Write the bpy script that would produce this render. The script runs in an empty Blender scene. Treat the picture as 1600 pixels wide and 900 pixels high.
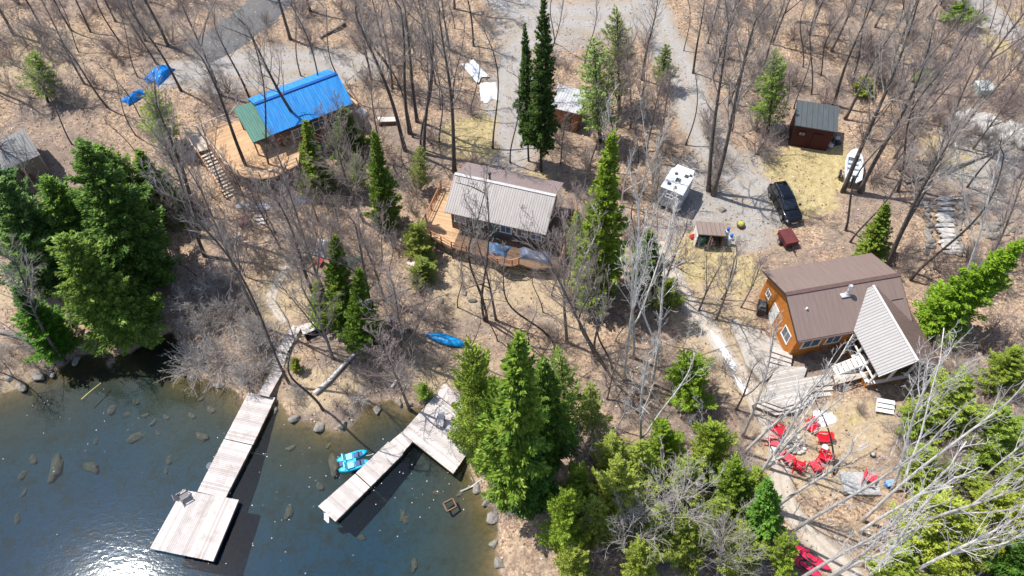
import bpy, math, random
import numpy as np
from mathutils import Vector, Matrix, Quaternion
rnd = random.Random(7)
SC = bpy.context.scene
COL = SC.collection
# ---------------------------------------------------------------- camera model
H = 55.0; F = 1142.0; PT = math.radians(55); CC, SS = math.cos(PT), math.sin(PT)
def ray(px, py):
    u = px-800; v = 450-py
    return (u, v*SS+F*CC, v*CC-F*SS)
def at(px, py, z=0.0):
    r = ray(px, py); t = (z-H)/r[2]
    return (r[0]*t, r[1]*t)
# ---------------------------------------------------------------- terrain
SHORE_PX = [(-420,640),(-150,632),(0,612),(35,604),(70,590),(105,566),(150,556),(205,548),(240,532),(268,520),(285,545),(282,575),(330,603),(365,612),(395,628),
            (430,634),(452,652),(480,668),(520,672),(550,664),(580,640),(615,628),(640,634),(668,632),(700,655),(722,690),(738,742),(752,778),(772,800),(768,840),(776,880),(778,930),(790,1000)]
SHORE = [at(*p) for p in SHORE_PX]
LAKE = SHORE+[(4,-30),(20,-300),(-900,-300),(-900,SHORE[0][1]+40)]
LP = np.array(LAKE)
def sdist(X, Y):
    """signed distance to the lake outline, + on land"""
    X = np.asarray(X, float); Y = np.asarray(Y, float)
    best = np.full(X.shape, 1e9); inside = np.zeros(X.shape, bool)
    n = len(LP)
    for i in range(n):
        x0, y0 = LP[i]; x1, y1 = LP[(i+1) % n]
        dx, dy = x1-x0, y1-y0
        t = np.clip(((X-x0)*dx+(Y-y0)*dy)/(dx*dx+dy*dy), 0, 1)
        best = np.minimum(best, np.hypot(X-x0-t*dx, Y-y0-t*dy))
        c = (y0 > Y) != (y1 > Y)
        with np.errstate(divide='ignore', invalid='ignore'):
            xi = x0+(Y-y0)*dx/(dy if dy else 1e-9)
        inside ^= c & (X < xi)
    return np.where(inside, -best, best)
def hgt(X, Y):
    d = sdist(X, Y)
    X = np.asarray(X, float); Y = np.asarray(Y, float)
    w = 0.35*np.sin(X*.9+1.3*np.sin(Y*.6))*np.cos(Y*.8+.7*np.sin(X*.5))
    d2 = d+w*1.1
    land = 0.55*(1-np.exp(-np.maximum(d2, 0)/.9))+0.075*np.minimum(np.maximum(d2, 0), 60)+0.02*np.maximum(d2-60, 0)
    land = land+np.minimum(np.maximum(d2, 0)/6, 1)*(.22*np.sin(X*.21+.4)*np.cos(Y*.27)+.10*np.sin(X*.7+Y*.4)*np.cos(Y*.9-.3*X))
    wat = -2.9*(1-np.exp(np.minimum(d2, 0)/8.5))-.05*np.minimum(np.abs(d2), 1)
    return np.where(d2 > 0, land, wat)
def hz(x, y): return float(hgt(np.array([x]), np.array([y]))[0])
def G(px, py, lift=0.0):
    z = 2.0
    for _ in range(9):
        x, y = at(px, py, z+lift); z = hz(x, y)
    return Vector((x, y, z))
def pxscale(p):   # pixels (1600 wide) per metre at a point
    return F/(p.y*CC-(p.z-H)*SS)
# ---------------------------------------------------------------- node helpers
def newmat(name):
    m = bpy.data.materials.new(name); m.use_nodes = True
    nt = m.node_tree; nt.nodes.clear()
    out = nt.nodes.new('ShaderNodeOutputMaterial')
    return m, nt, out
def nn(nt, t, **kw):
    n = nt.nodes.new(t)
    for k, v in kw.items():
        if k in n.inputs: n.inputs[k].default_value = v
        else: setattr(n, k, v)
    return n
def lk(nt, a, b): nt.links.new(a, b)
def noise(nt, vec, scale, detail=4, rough=.6, dist=0):
    n = nt.nodes.new('ShaderNodeTexNoise')
    n.inputs['Scale'].default_value = scale; n.inputs['Detail'].default_value = detail
    n.inputs['Roughness'].default_value = rough; n.inputs['Distortion'].default_value = dist
    if vec is not None: lk(nt, vec, n.inputs['Vector'])
    return n.outputs['Fac']
def ramp(nt, fac, stops, interp='LINEAR'):
    r = nt.nodes.new('ShaderNodeValToRGB'); r.color_ramp.interpolation = interp
    e = r.color_ramp.elements
    while len(e) < len(stops): e.new(.5)
    for i, (p, c) in enumerate(stops):
        e[i].position = p; e[i].color = (*c, 1) if len(c) == 3 else c
    lk(nt, fac, r.inputs['Fac']); return r.outputs['Color']
def mixc(nt, fac, a, b, mode='MIX'):
    m = nt.nodes.new('ShaderNodeMix'); m.data_type = 'RGBA'; m.blend_type = mode
    for s, i in ((fac, 0), (a, 6), (b, 7)):
        if hasattr(s, 'is_linked'): lk(nt, s, m.inputs[i])
        elif i == 0: m.inputs[0].default_value = s
        else: m.inputs[i].default_value = (*s, 1)
    return m.outputs[2]
def math_(nt, op, a, b=0.0, clamp=False):
    m = nt.nodes.new('ShaderNodeMath'); m.operation = op; m.use_clamp = clamp
    for s, i in ((a, 0), (b, 1)):
        if hasattr(s, 'is_linked'): lk(nt, s, m.inputs[i])
        else: m.inputs[i].default_value = s
    return m.outputs[0]
def bump(nt, h, strength, dist):
    b = nt.nodes.new('ShaderNodeBump'); b.inputs['Strength'].default_value = strength; b.inputs['Distance'].default_value = dist
    lk(nt, h, b.inputs['Height']); return b.outputs['Normal']
def principled(nt, out, col, rough=.7, metal=0, spec=.4, normal=None):
    p = nt.nodes.new('ShaderNodeBsdfPrincipled')
    if hasattr(col, 'is_linked'): lk(nt, col, p.inputs['Base Color'])
    else: p.inputs['Base Color'].default_value = (*col, 1)
    if hasattr(rough, 'is_linked'): lk(nt, rough, p.inputs['Roughness'])
    else: p.inputs['Roughness'].default_value = rough
    p.inputs['Metallic'].default_value = metal; p.inputs['Specular IOR Level'].default_value = spec
    if normal is not None: lk(nt, normal, p.inputs['Normal'])
    lk(nt, p.outputs[0], out.inputs['Surface']); return p
def coord(nt, kind='Object'): return nt.nodes.new('ShaderNodeTexCoord').outputs[kind]
MATS = {}
def paint(name, col, rough=.6, metal=0, var=.18, scale=3.0, spec=.4, grime=.0, bumpk=0):
    """painted, plastic or metal surface with uneven tone and some dirt"""
    if name in MATS: return MATS[name]
    m, nt, out = newmat(name); v = coord(nt)
    f = noise(nt, v, scale, 5, .65)
    a = tuple(c*(1-var) for c in col); b = tuple(min(1, c*(1+var)) for c in col)
    c = ramp(nt, f, [(.3, a), (.7, b)])
    if grime:
        g = noise(nt, v, scale*2.7, 6, .7, .4)
        gm = math_(nt, 'MULTIPLY', ramp(nt, g, [(.52, (0, 0, 0)), (.72, (1, 1, 1))]), grime)
        c = mixc(nt, gm, c, (.13, .10, .075))
    nrm = bump(nt, noise(nt, v, scale*12, 4), bumpk, .02) if bumpk else None
    principled(nt, out, c, rough, metal, spec, nrm); MATS[name] = m; return m
def woodmat(name, col, dark, rough=.85, bw=None):
    """weathered boards: each board has its own tone (island), grain and stains"""
    if name in MATS: return MATS[name]
    m, nt, out = newmat(name); v = coord(nt)
    geo = nt.nodes.new('ShaderNodeNewGeometry')
    c = ramp(nt, geo.outputs['Random Per Island'], [(0, tuple(x*.74 for x in col)), (.5, col), (1, tuple(min(1, x*1.12) for x in col))])
    st = noise(nt, v, 1.1, 6, .7, .5)
    c = mixc(nt, ramp(nt, st, [(.5, (0, 0, 0)), (.74, (.75, .75, .75))]), c, dark)
    gr = noise(nt, v, 26, 5, .7, 1.2)
    c = mixc(nt, ramp(nt, gr, [(.48, (0, 0, 0)), (.66, (.55, .55, .55))]), c, dark)
    principled(nt, out, c, rough, 0, .25, bump(nt, gr, .3, .01)); MATS[name] = m; return m
def siding(name, col, step=.18, rough=.6, axis=2, depth=.02, dirt=.15):
    if name in MATS: return MATS[name]
    m, nt, out = newmat(name); v = coord(nt)
    sx = nt.nodes.new('ShaderNodeSeparateXYZ'); lk(nt, v, sx.inputs[0])
    z = math_(nt, 'FRACT', math_(nt, 'DIVIDE', sx.outputs[axis], step))
    f = noise(nt, v, 4, 5, .7)
    c = ramp(nt, f, [(.3, tuple(x*.75 for x in col)), (.7, tuple(min(1, x*1.15) for x in col))])
    c = mixc(nt, ramp(nt, z, [(0, (.8, .8, .8)), (.09, (0, 0, 0))]), c, tuple(x*.3 for x in col))
    principled(nt, out, c, rough, 0, .3, bump(nt, z, .6, depth)); MATS[name] = m; return m
def metalroof(name, col, col2=None, rib=.23, rough=.45, axis=0, rust=.2, metal=.15, contrast=.25, bk=.8):
    """ribbed sheet roof, ribs across the ridge, weathering streaks running down the slope"""
    if name in MATS: return MATS[name]
    m, nt, out = newmat(name); v = coord(nt)
    sx = nt.nodes.new('ShaderNodeSeparateXYZ'); lk(nt, v, sx.inputs[0])
    z = math_(nt, 'FRACT', math_(nt, 'DIVIDE', sx.outputs[axis], rib))
    mp = nt.nodes.new('ShaderNodeMapping'); lk(nt, v, mp.inputs[0])
    mp.inputs['Scale'].default_value = (5, .6, .6) if axis == 0 else (.6, 5, .6)
    f = noise(nt, mp.outputs[0], 1.3, 6, .7)
    c = ramp(nt, f, [(.32, col), (.72, col2 or tuple(min(1, x*1.2) for x in col))])
    st = noise(nt, mp.outputs[0], 2.6, 7, .75, .3)
    c = mixc(nt, math_(nt, 'MULTIPLY', ramp(nt, st, [(.5, (0, 0, 0)), (.8, (1, 1, 1))]), rust), c, tuple(x*.35 for x in col))
    pr = ramp(nt, z, [(0, (1, 1, 1)), (.10, (1, 1, 1)), (.16, (0, 0, 0)), (.94, (0, 0, 0)), (1, (1, 1, 1))])
    c = mixc(nt, math_(nt, 'MULTIPLY', pr, contrast), c, tuple(x*.5 for x in col))
    gm = noise(nt, v, 1.1, 7, .75, .5)
    c = mixc(nt, ramp(nt, gm, [(.54, (0,0,0)), (.70, (.30,.30,.30))]), c, (.22,.17,.13))
    principled(nt, out, c, rough, metal, .4, bump(nt, pr, bk, .03)); MATS[name] = m; return m
def bark(name, c1, c2, scale=6, rough=.9):
    if name in MATS: return MATS[name]
    m, nt, out = newmat(name); v = coord(nt)
    mp = nt.nodes.new('ShaderNodeMapping'); lk(nt, v, mp.inputs[0]); mp.inputs['Scale'].default_value = (1, 1, .45)
    f = noise(nt, mp.outputs[0], scale, 6, .75)
    c = ramp(nt, f, [(.36, c1), (.62, c2)])
    oi = nt.nodes.new('ShaderNodeObjectInfo')
    r = ramp(nt, oi.outputs['Random'], [(0, (.75, .73, .72)), (1, (1.1, 1.08, 1.06))])
    c = mixc(nt, 1.0, c, r, 'MULTIPLY')
    principled(nt, out, c, rough, 0, .2); MATS[name] = m; return m
def foliage(name, stops, trans=.25):
    if name in MATS: return MATS[name]
    m, nt, out = newmat(name); v = coord(nt)
    geo = nt.nodes.new('ShaderNodeNewGeometry')
    big = noise(nt, v, .9, 3, .6)
    f = math_(nt, 'ADD', math_(nt, 'MULTIPLY', geo.outputs['Random Per Island'], .45), math_(nt, 'MULTIPLY', big, .6))
    c = ramp(nt, f, stops)
    oi = nt.nodes.new('ShaderNodeObjectInfo')
    c = mixc(nt, 1.0, c, oi.outputs['Color'], 'MULTIPLY')
    d = nt.nodes.new('ShaderNodeBsdfPrincipled'); d.inputs['Roughness'].default_value = .55; d.inputs['Specular IOR Level'].default_value = .25
    t = nt.nodes.new('ShaderNodeBsdfTranslucent'); lk(nt, c, d.inputs['Base Color']); lk(nt, c, t.inputs['Color'])
    ms = nt.nodes.new('ShaderNodeMixShader'); ms.inputs[0].default_value = trans
    lk(nt, d.outputs[0], ms.inputs[1]); lk(nt, t.outputs[0], ms.inputs[2]); lk(nt, ms.outputs[0], out.inputs['Surface'])
    MATS[name] = m; return m
# ---------------------------------------------------------------- mesh collector
class MB:
    def __init__(s): s.v = []; s.f = []; s.n = 0
    def add(s, v, f):
        v = np.asarray(v, float).reshape(-1, 3); s.v.append(v); o = s.n
        for q in f: s.f.append(tuple(i+o for i in q))
        s.n += len(v); return s
    def box(s, x0, y0, z0, x1, y1, z1, M=None):
        v = [(x0,y0,z0),(x1,y0,z0),(x1,y1,z0),(x0,y1,z0),(x0,y0,z1),(x1,y0,z1),(x1,y1,z1),(x0,y1,z1)]
        if M is not None: v = [tuple(M @ Vector(p)) for p in v]
        return s.add(v, [(0,3,2,1),(4,5,6,7),(0,1,5,4),(1,2,6,5),(2,3,7,6),(3,0,4,7)])
    def cbox(s, c, d, rz=0, M=None):
        R = Matrix.Translation(Vector(c)) @ Matrix.Rotation(rz, 4, 'Z')
        if M is not None: R = R @ M
        return s.box(-d[0]/2,-d[1]/2,-d[2]/2,d[0]/2,d[1]/2,d[2]/2, R)
    def bar(s, a, b, w, h=None, up=(0,0,1)):
        """box beam from a to b"""
        a = Vector(a); b = Vector(b); h = h or w; t = (b-a); L = t.length; t.normalize()
        u = Vector(up); 
        if abs(t.dot(u)) > .98: u = Vector((1,0,0))
        sd = t.cross(u).normalized(); u2 = sd.cross(t)
        vs = []
        for q in (a, b):
            for i, j in ((-1,-1),(1,-1),(1,1),(-1,1)): vs.append(tuple(q+sd*(w/2*i)+u2*(h/2*j)))
        return s.add(vs, [(0,1,2,3),(7,6,5,4),(0,4,5,1),(1,5,6,2),(2,6,7,3),(3,7,4,0)])
    def tube(s, pts, rads, n=6, cap=True):
        pts = np.asarray(pts, float); k = len(pts)
        T = np.empty_like(pts); T[1:-1] = pts[2:]-pts[:-2]; T[0] = pts[1]-pts[0]; T[-1] = pts[-1]-pts[-2]
        T /= np.linalg.norm(T, axis=1)[:, None]+1e-9
        ref = np.array([1., .13, .05]) if abs(T[0][0]) < .8 else np.array([.05, .1, 1.])
        U = np.cross(T, ref); U /= np.linalg.norm(U, axis=1)[:, None]+1e-9
        W = np.cross(T, U); a = np.arange(n)*2*math.pi/n
        r = np.asarray(rads, float)[:, None, None] if not np.isscalar(rads) else rads
        V = pts[:, None, :]+r*(U[:, None, :]*np.cos(a)[None, :, None]+W[:, None, :]*np.sin(a)[None, :, None])
        f = []
        for i in range(k-1):
            for j in range(n):
                j2 = (j+1) % n; f.append((i*n+j, i*n+j2, (i+1)*n+j2, (i+1)*n+j))
        if cap: f.append(tuple(range(n))[::-1]); f.append(tuple((k-1)*n+j for j in range(n)))
        return s.add(V.reshape(-1, 3), f)
    def cyl(s, c, r, h, n=16, r2=None, axis='Z'):
        r2 = r if r2 is None else r2; v = []
        for z, q in ((0, r), (h, r2)):
            for i in range(n):
                a = i*2*math.pi/n; p = (q*math.cos(a), q*math.sin(a), z)
                if axis == 'Y': p = (p[0], p[2], p[1])
                if axis == 'X': p = (p[2], p[0], p[1])
                v.append((p[0]+c[0], p[1]+c[1], p[2]+c[2]))
        f = [(i, (i+1) % n, n+(i+1) % n, n+i) for i in range(n)]+[tuple(range(n))[::-1], tuple(range(n, 2*n))]
        return s.add(v, f)
    def lathe(s, c, prof, n=18):
        v = []
        for r, z in prof:
            for i in range(n):
                a = i*2*math.pi/n; v.append((c[0]+r*math.cos(a), c[1]+r*math.sin(a), c[2]+z))
        k = len(prof); f = [(i*n+j, i*n+(j+1) % n, (i+1)*n+(j+1) % n, (i+1)*n+j) for i in range(k-1) for j in range(n)]
        f += [tuple(range(n))[::-1], tuple((k-1)*n+j for j in range(n))]
        return s.add(v, f)
    def prism(s, poly, z0, z1):
        n = len(poly)
        if sum(poly[i][0]*poly[(i+1) % n][1]-poly[(i+1) % n][0]*poly[i][1] for i in range(n)) < 0: poly = poly[::-1]
        v = [(p[0], p[1], z0) for p in poly]+[(p[0], p[1], z1) for p in poly]
        return s.add(v, [tuple(range(n))[::-1], tuple(range(n, 2*n))]+[(i, (i+1) % n, n+(i+1) % n, n+i) for i in range(n)])
    def loft(s, rings, cap=True):
        n = len(rings[0]); v = [p for r in rings for p in r]; k = len(rings)
        f = [(i*n+j, i*n+(j+1) % n, (i+1)*n+(j+1) % n, (i+1)*n+j) for i in range(k-1) for j in range(n)]
        if cap: f += [tuple(range(n))[::-1], tuple((k-1)*n+j for j in range(n))]
        return s.add(v, f)
    def build(s, name, mat, parent=None, smooth=False, recalc=False):
        me = bpy.data.meshes.new(name)
        V = np.concatenate(s.v) if s.v else np.zeros((0, 3))
        me.from_pydata(V.tolist(), [], s.f)
        if smooth: me.polygons.foreach_set('use_smooth', [True]*len(me.polygons))
        me.materials.append(mat); me.update()
        if recalc:
            import bmesh
            b = bmesh.new(); b.from_mesh(me); bmesh.ops.recalc_face_normals(b, faces=b.faces); b.to_mesh(me); b.free()
        return link(name, me, parent)
def link(name, me, parent=None):
    o = bpy.data.objects.new(name, me); COL.objects.link(o)
    if parent is not None: o.parent = parent
    return o
def fastmesh(name, V, Q, mat):
    """V (n,3), Q (m,k)"""
    me = bpy.data.meshes.new(name); V = np.asarray(V, np.float32); Q = np.asarray(Q, np.int32); k = Q.shape[1]
    me.vertices.add(len(V)); me.vertices.foreach_set('co', V.ravel())
    me.loops.add(Q.size); me.loops.foreach_set('vertex_index', Q.ravel())
    me.polygons.add(len(Q)); me.polygons.foreach_set('loop_start', np.arange(0, Q.size, k, dtype=np.int32))
    me.update(calc_edges=True); me.materials.append(mat); return me
def ring(x, hwb, hwt, zb, zt, n=3, r=.12):
    """rounded rectangle in the yz plane at x"""
    pts = []
    for (sy, zc, hw, a0) in ((1, zb, hwb, -90), (1, zt, hwt, 0), (-1, zt, hwt, 90), (-1, zb, hwb, 180)):
        cz = zc+(r if zc == zb else -r)
        for i in range(n):
            a = math.radians(a0+90*i/(n-1))
            pts.append((x, sy*(hw-r)+r*math.cos(a), cz+r*math.sin(a)))
    return pts
def tag(o, label=None, cat=None, group=None, kind=None):
    if label: o['label'] = label
    if cat: o['category'] = cat
    if group: o['group'] = group
    if kind: o['kind'] = kind
    return o
def thing(name, label, cat, loc=(0,0,0), rz=0, group=None):
    o = bpy.data.objects.new(name, None); COL.objects.link(o); o.empty_display_size = .3
    o.location = loc; o.rotation_euler = (0, 0, rz)
    return tag(o, label, cat, group)
def dup(root, loc=None, rz=None, label=None, mat=None):
    r = root.copy(); COL.objects.link(r)
    if loc is not None: r.location = loc
    if rz is not None: r.rotation_euler = (0, 0, rz)
    if label: r['label'] = label
    for ch in list(root.children):
        c = ch.copy(); COL.objects.link(c); c.parent = r
        for g in ch.children:
            d = g.copy(); COL.objects.link(d); d.parent = c
    return r
# ---------------------------------------------------------------- materials
M_white = paint('white_paint', (.78,.78,.76), .5, var=.08, grime=.2)
M_blacktrim = paint('black_trim', (.02,.02,.022), .5)
M_glass = paint('dark_glass', (.025,.035,.045), .06, spec=.9, var=.1)
M_winglass = paint('window_glass', (.09,.13,.17), .08, spec=.9, var=.3)
M_dock = woodmat('weathered_dock_boards', (.62,.56,.53), (.34,.29,.26))
M_deck = woodmat('grey_deck_boards', (.55,.51,.47), (.30,.27,.24))
M_cedar = woodmat('cedar_deck_boards', (.62,.40,.23), (.40,.25,.14))
M_rail = woodmat('reddish_rail_wood', (.42,.19,.10), (.24,.12,.07))
M_timber = woodmat('brown_timber', (.22,.14,.09), (.08,.05,.04))
M_pale = woodmat('pale_lumber', (.60,.52,.43), (.33,.27,.2))
M_stone = paint('grey_stone', (.26,.235,.205), .9, var=.35, scale=2.5, grime=.35, bumpk=.6)
M_stonepale = paint('pale_stone', (.50,.47,.43), .9, var=.25, scale=2.5, grime=.3, bumpk=.6)
M_snow = paint('old_snow', (.86,.88,.91), .7, var=.06, scale=5, grime=.12, bumpk=.5)
# ---------------------------------------------------------------- ground
def axis_pts(lo, hi, step, far):
    a = list(np.arange(lo, hi+step*.5, step)); s = step; x = hi; up = []
    while x < far: s *= 1.35; x += s; up.append(x)
    s = step; x = lo; dn = []
    while x > -far: s *= 1.35; x -= s; dn.append(x)
    return np.array(dn[::-1]+a+up)
XS = axis_pts(-70, 70, .34, 1800); YS = axis_pts(6, 92, .34, 1800)
GX, GY = np.meshgrid(XS, YS); GZ = hgt(GX, GY)
fine = (np.abs(GX) < 72) & (GY > 5) & (GY < 94)
rr = np.random.RandomState(3)
jit = rr.rand(*GX.shape)
GZ = GZ+np.where(fine & (GZ > .15), (jit-.5)*.07, 0)
nx, ny = len(XS), len(YS)
idx = np.arange(nx*ny).reshape(ny, nx)
Q = np.stack([idx[:-1,:-1], idx[:-1,1:], idx[1:,1:], idx[1:,:-1]], -1).reshape(-1, 4)
# ground cover zones: (px, py, rx, ry in photo pixels, channel, strength)
ZONES = [ # channel 0 yellow grass, 1 bare tan soil / sand, 2 gravel
 (1100,408,70,34,0,1),(1145,430,45,32,0,.9),(1085,385,40,25,0,.8),(1266,266,72,38,0,1),(1262,310,55,30,0,.75),(1300,235,40,18,0,.5),
 (745,212,62,34,0,.8),(700,230,40,40,0,.35),(800,438,150,34,1,1),(720,440,60,60,1,.7),(880,470,60,50,1,.6),(640,520,70,40,1,.45),(700,580,80,35,1,.8),(835,275,40,12,0,.6),
 (430,470,70,55,1,.8),(450,420,60,40,1,.5),(410,500,50,40,0,.35),(500,610,70,40,1,.7),(540,600,60,40,0,.25),(455,480,40,40,0,.4),
 (1330,665,70,42,1,1),(1240,700,60,60,1,.9),(1300,650,60,40,0,.4),(1290,740,80,40,1,.7),(1120,520,70,70,1,.8),(1090,470,60,50,1,.6),(1160,590,50,50,1,.7),
 (1130,285,100,50,2,.9),(1180,330,52,34,2,.9),(1090,330,60,30,2,.7),(1160,375,70,25,2,.6),(1050,360,40,50,2,.5),
 (850,40,120,50,2,.6),(800,180,50,90,2,.8),(960,30,60,50,2,.6),(790,110,40,60,2,.5),(440,105,170,30,2,.9),(340,115,80,30,2,.8),(60,90,90,60,1,.6),(120,110,70,60,2,.3),
 (1530,250,90,50,2,.7),(1480,240,60,40,0,.5),(1560,300,60,50,2,.5),(1480,360,100,70,1,.3),(1440,240,60,30,0,.4),(1560,350,50,30,0,.4),
 (20,430,50,60,1,.8),(30,600,90,40,1,.5),(360,560,60,50,1,.3),(700,330,40,30,1,.3),(560,250,40,60,1,.4),(610,210,60,80,1,.3),(600,130,60,60,1,.35),
 (1290,860,90,60,2,.5),(1330,330,60,60,1,.25),(1580,60,60,50,0,.6),(1530,40,50,40,2,.6),(960,590,50,40,1,.4)]
att = np.zeros((ny, nx, 3))
for (px, py, rx, ry, ch, st) in ZONES:
    c = G(px, py); sc = pxscale(c); dep = math.atan2(H-c.z, c.y)
    ex = rx/sc; ey = ry/(sc*math.sin(dep))
    w = np.exp(-np.power(((GX-c.x)/ex)**2+((GY-c.y)/ey)**2, 1.6)*.75)*st
    att[..., ch] = np.maximum(att[..., ch], w)
def ground_material():
    m, nt, out = newmat('forest_floor'); v = coord(nt, 'Object')
    # last autumn's leaves: small cells of many tones
    vo = nt.nodes.new('ShaderNodeTexVoronoi'); vo.inputs['Scale'].default_value = 7.5; lk(nt, v, vo.inputs['Vector'])
    sep = nt.nodes.new('ShaderNodeSeparateColor'); lk(nt, vo.outputs['Color'], sep.inputs[0])
    leaf = ramp(nt, sep.outputs[0], [(0, (.15,.095,.062)), (.25, (.31,.20,.13)), (.5, (.41,.28,.18)), (.78, (.52,.375,.25)), (1, (.63,.49,.35))])
    n1 = noise(nt, v, .33, 6, .65, .4); n2 = noise(nt, v, 1.7, 7, .75, .6); n3 = noise(nt, v, 9, 5, .8)
    n6 = noise(nt, v, .12, 5, .6, .8)
    c = mixc(nt, ramp(nt, n1, [(.38, (0,0,0)), (.66, (.75,.75,.75))]), leaf, (.365,.275,.20))
    c = mixc(nt, ramp(nt, n6, [(.47, (0,0,0)), (.60, (.75,.75,.75))]), c, (.235,.19,.165))
    c = mixc(nt, ramp(nt, noise(nt, v, .45, 7, .75, .6), [(.60, (0,0,0)), (.70, (.5,.5,.5))]), c, (.20,.20,.07))
    c = mixc(nt, ramp(nt, n2, [(.48, (0,0,0)), (.66, (.85,.85,.85))]), c, (.155,.115,.095))
    c = mixc(nt, ramp(nt, n2, [(.26, (.75,.75,.75)), (.44, (0,0,0))]), c, (.55,.44,.325))
    at_ = nt.nodes.new('ShaderNodeAttribute'); at_.attribute_name = 'cover'
    sc = nt.nodes.new('ShaderNodeSeparateColor'); lk(nt, at_.outputs['Color'], sc.inputs[0])
    def mask(o, n, k=1.0):
        a = math_(nt, 'ADD', o, math_(nt, 'MULTIPLY', math_(nt, 'SUBTRACT', n, .5), 1.5*k))
        return ramp(nt, a, [(.36, (0,0,0)), (.58, (1,1,1))])
    n4 = noise(nt, v, .8, 7, .75, .5); n5 = noise(nt, v, 3.1, 6, .75)
    soil = ramp(nt, n5, [(.3, (.27,.205,.145)), (.5, (.44,.34,.22)), (.7, (.55,.46,.33))])
    soil = mixc(nt, ramp(nt, n3, [(.5, (0,0,0)), (.7, (.6,.6,.6))]), soil, leaf)
    grass = ramp(nt, noise(nt, v, 2.2, 7, .8), [(.3, (.23,.19,.085)), (.48, (.42,.335,.165)), (.62, (.53,.44,.25)), (.75, (.32,.30,.12))])
    grav = ramp(nt, noise(nt, v, 5, 7, .85), [(.3, (.23,.21,.19)), (.5, (.35,.325,.295)), (.7, (.46,.435,.40))])
    grav = mixc(nt, ramp(nt, n4, [(.52, (0,0,0)), (.7, (.6,.6,.6))]), grav, (.33,.27,.21))
    c = mixc(nt, mask(sc.outputs[1], n4), c, soil)
    c = mixc(nt, mask(sc.outputs[2], n2, .7), c, grav)
    c = mixc(nt, mask(sc.outputs[0], n4), c, grass)
    # lake bed: ochre sand, grey-green silt, then teal painting in scattered and reflected sky blue
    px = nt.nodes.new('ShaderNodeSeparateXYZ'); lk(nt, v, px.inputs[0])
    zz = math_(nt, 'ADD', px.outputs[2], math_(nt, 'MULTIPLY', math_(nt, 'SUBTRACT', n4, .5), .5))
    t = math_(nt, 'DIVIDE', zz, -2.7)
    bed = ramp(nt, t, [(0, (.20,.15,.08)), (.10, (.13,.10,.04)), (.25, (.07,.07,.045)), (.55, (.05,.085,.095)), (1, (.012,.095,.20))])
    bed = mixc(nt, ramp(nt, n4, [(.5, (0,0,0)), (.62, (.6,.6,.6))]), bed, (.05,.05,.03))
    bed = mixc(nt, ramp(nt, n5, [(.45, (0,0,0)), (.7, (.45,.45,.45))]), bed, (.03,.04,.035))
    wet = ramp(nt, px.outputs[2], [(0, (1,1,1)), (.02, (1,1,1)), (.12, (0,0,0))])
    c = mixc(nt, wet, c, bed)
    hh = math_(nt, 'ADD', math_(nt, 'MULTIPLY', vo.outputs['Distance'], .5), n3)
    principled(nt, out, c, .95, 0, .15, bump(nt, hh, .7, .09)); return m
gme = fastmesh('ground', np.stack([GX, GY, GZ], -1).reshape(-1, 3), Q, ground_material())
ca = gme.color_attributes.new('cover', 'FLOAT_COLOR', 'POINT')
ca.data.foreach_set('color', np.concatenate([att[..., [0, 1, 2]].reshape(-1, 3), np.ones((nx*ny, 1))], 1).astype(np.float32).ravel())
gme.polygons.foreach_set('use_smooth', [True]*len(gme.polygons))
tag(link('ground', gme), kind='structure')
# ---------------------------------------------------------------- water
def water_material():
    m, nt, out = newmat('lake_water'); v = coord(nt, 'Object')
    mp = nt.nodes.new('ShaderNodeMapping'); lk(nt, v, mp.inputs[0]); mp.inputs['Rotation'].default_value = (0, 0, .5); mp.inputs['Scale'].default_value = (1, 2.2, 1)
    a = noise(nt, mp.outputs[0], 1.6, 3, .55, .5); b = noise(nt, v, 6.5, 3, .5)
    hgt_ = math_(nt, 'ADD', a, math_(nt, 'MULTIPLY', b, .25))
    nrm = bump(nt, hgt_, .05, .10)
    g = nt.nodes.new('ShaderNodeBsdfGlossy'); g.inputs['Roughness'].default_value = .05; lk(nt, nrm, g.inputs['Normal'])
    g.inputs['Color'].default_value = (.9,.95,1,1)
    t = nt.nodes.new('ShaderNodeBsdfTransparent')
    fr = nt.nodes.new('ShaderNodeFresnel'); fr.inputs['IOR'].default_value = 1.42
    lk(nt, nrm, fr.inputs['Normal'])
    ms = nt.nodes.new('ShaderNodeMixShader'); lk(nt, fr.outputs[0], ms.inputs[0]); lk(nt, t.outputs[0], ms.inputs[1]); lk(nt, g.outputs[0], ms.inputs[2])
    lk(nt, ms.outputs[0], out.inputs['Surface'])
    ab = nt.nodes.new('ShaderNodeVolumeAbsorption'); ab.inputs['Color'].default_value = (.55,.70,.74,1); ab.inputs['Density'].default_value = .55
    lk(nt, ab.outputs[0], out.inputs['Volume']); return m
wb = MB()
wb.box(-900, -300, -6, 30, 60, 0.0)
tag(wb.build('water', water_material()), kind='structure')
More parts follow.
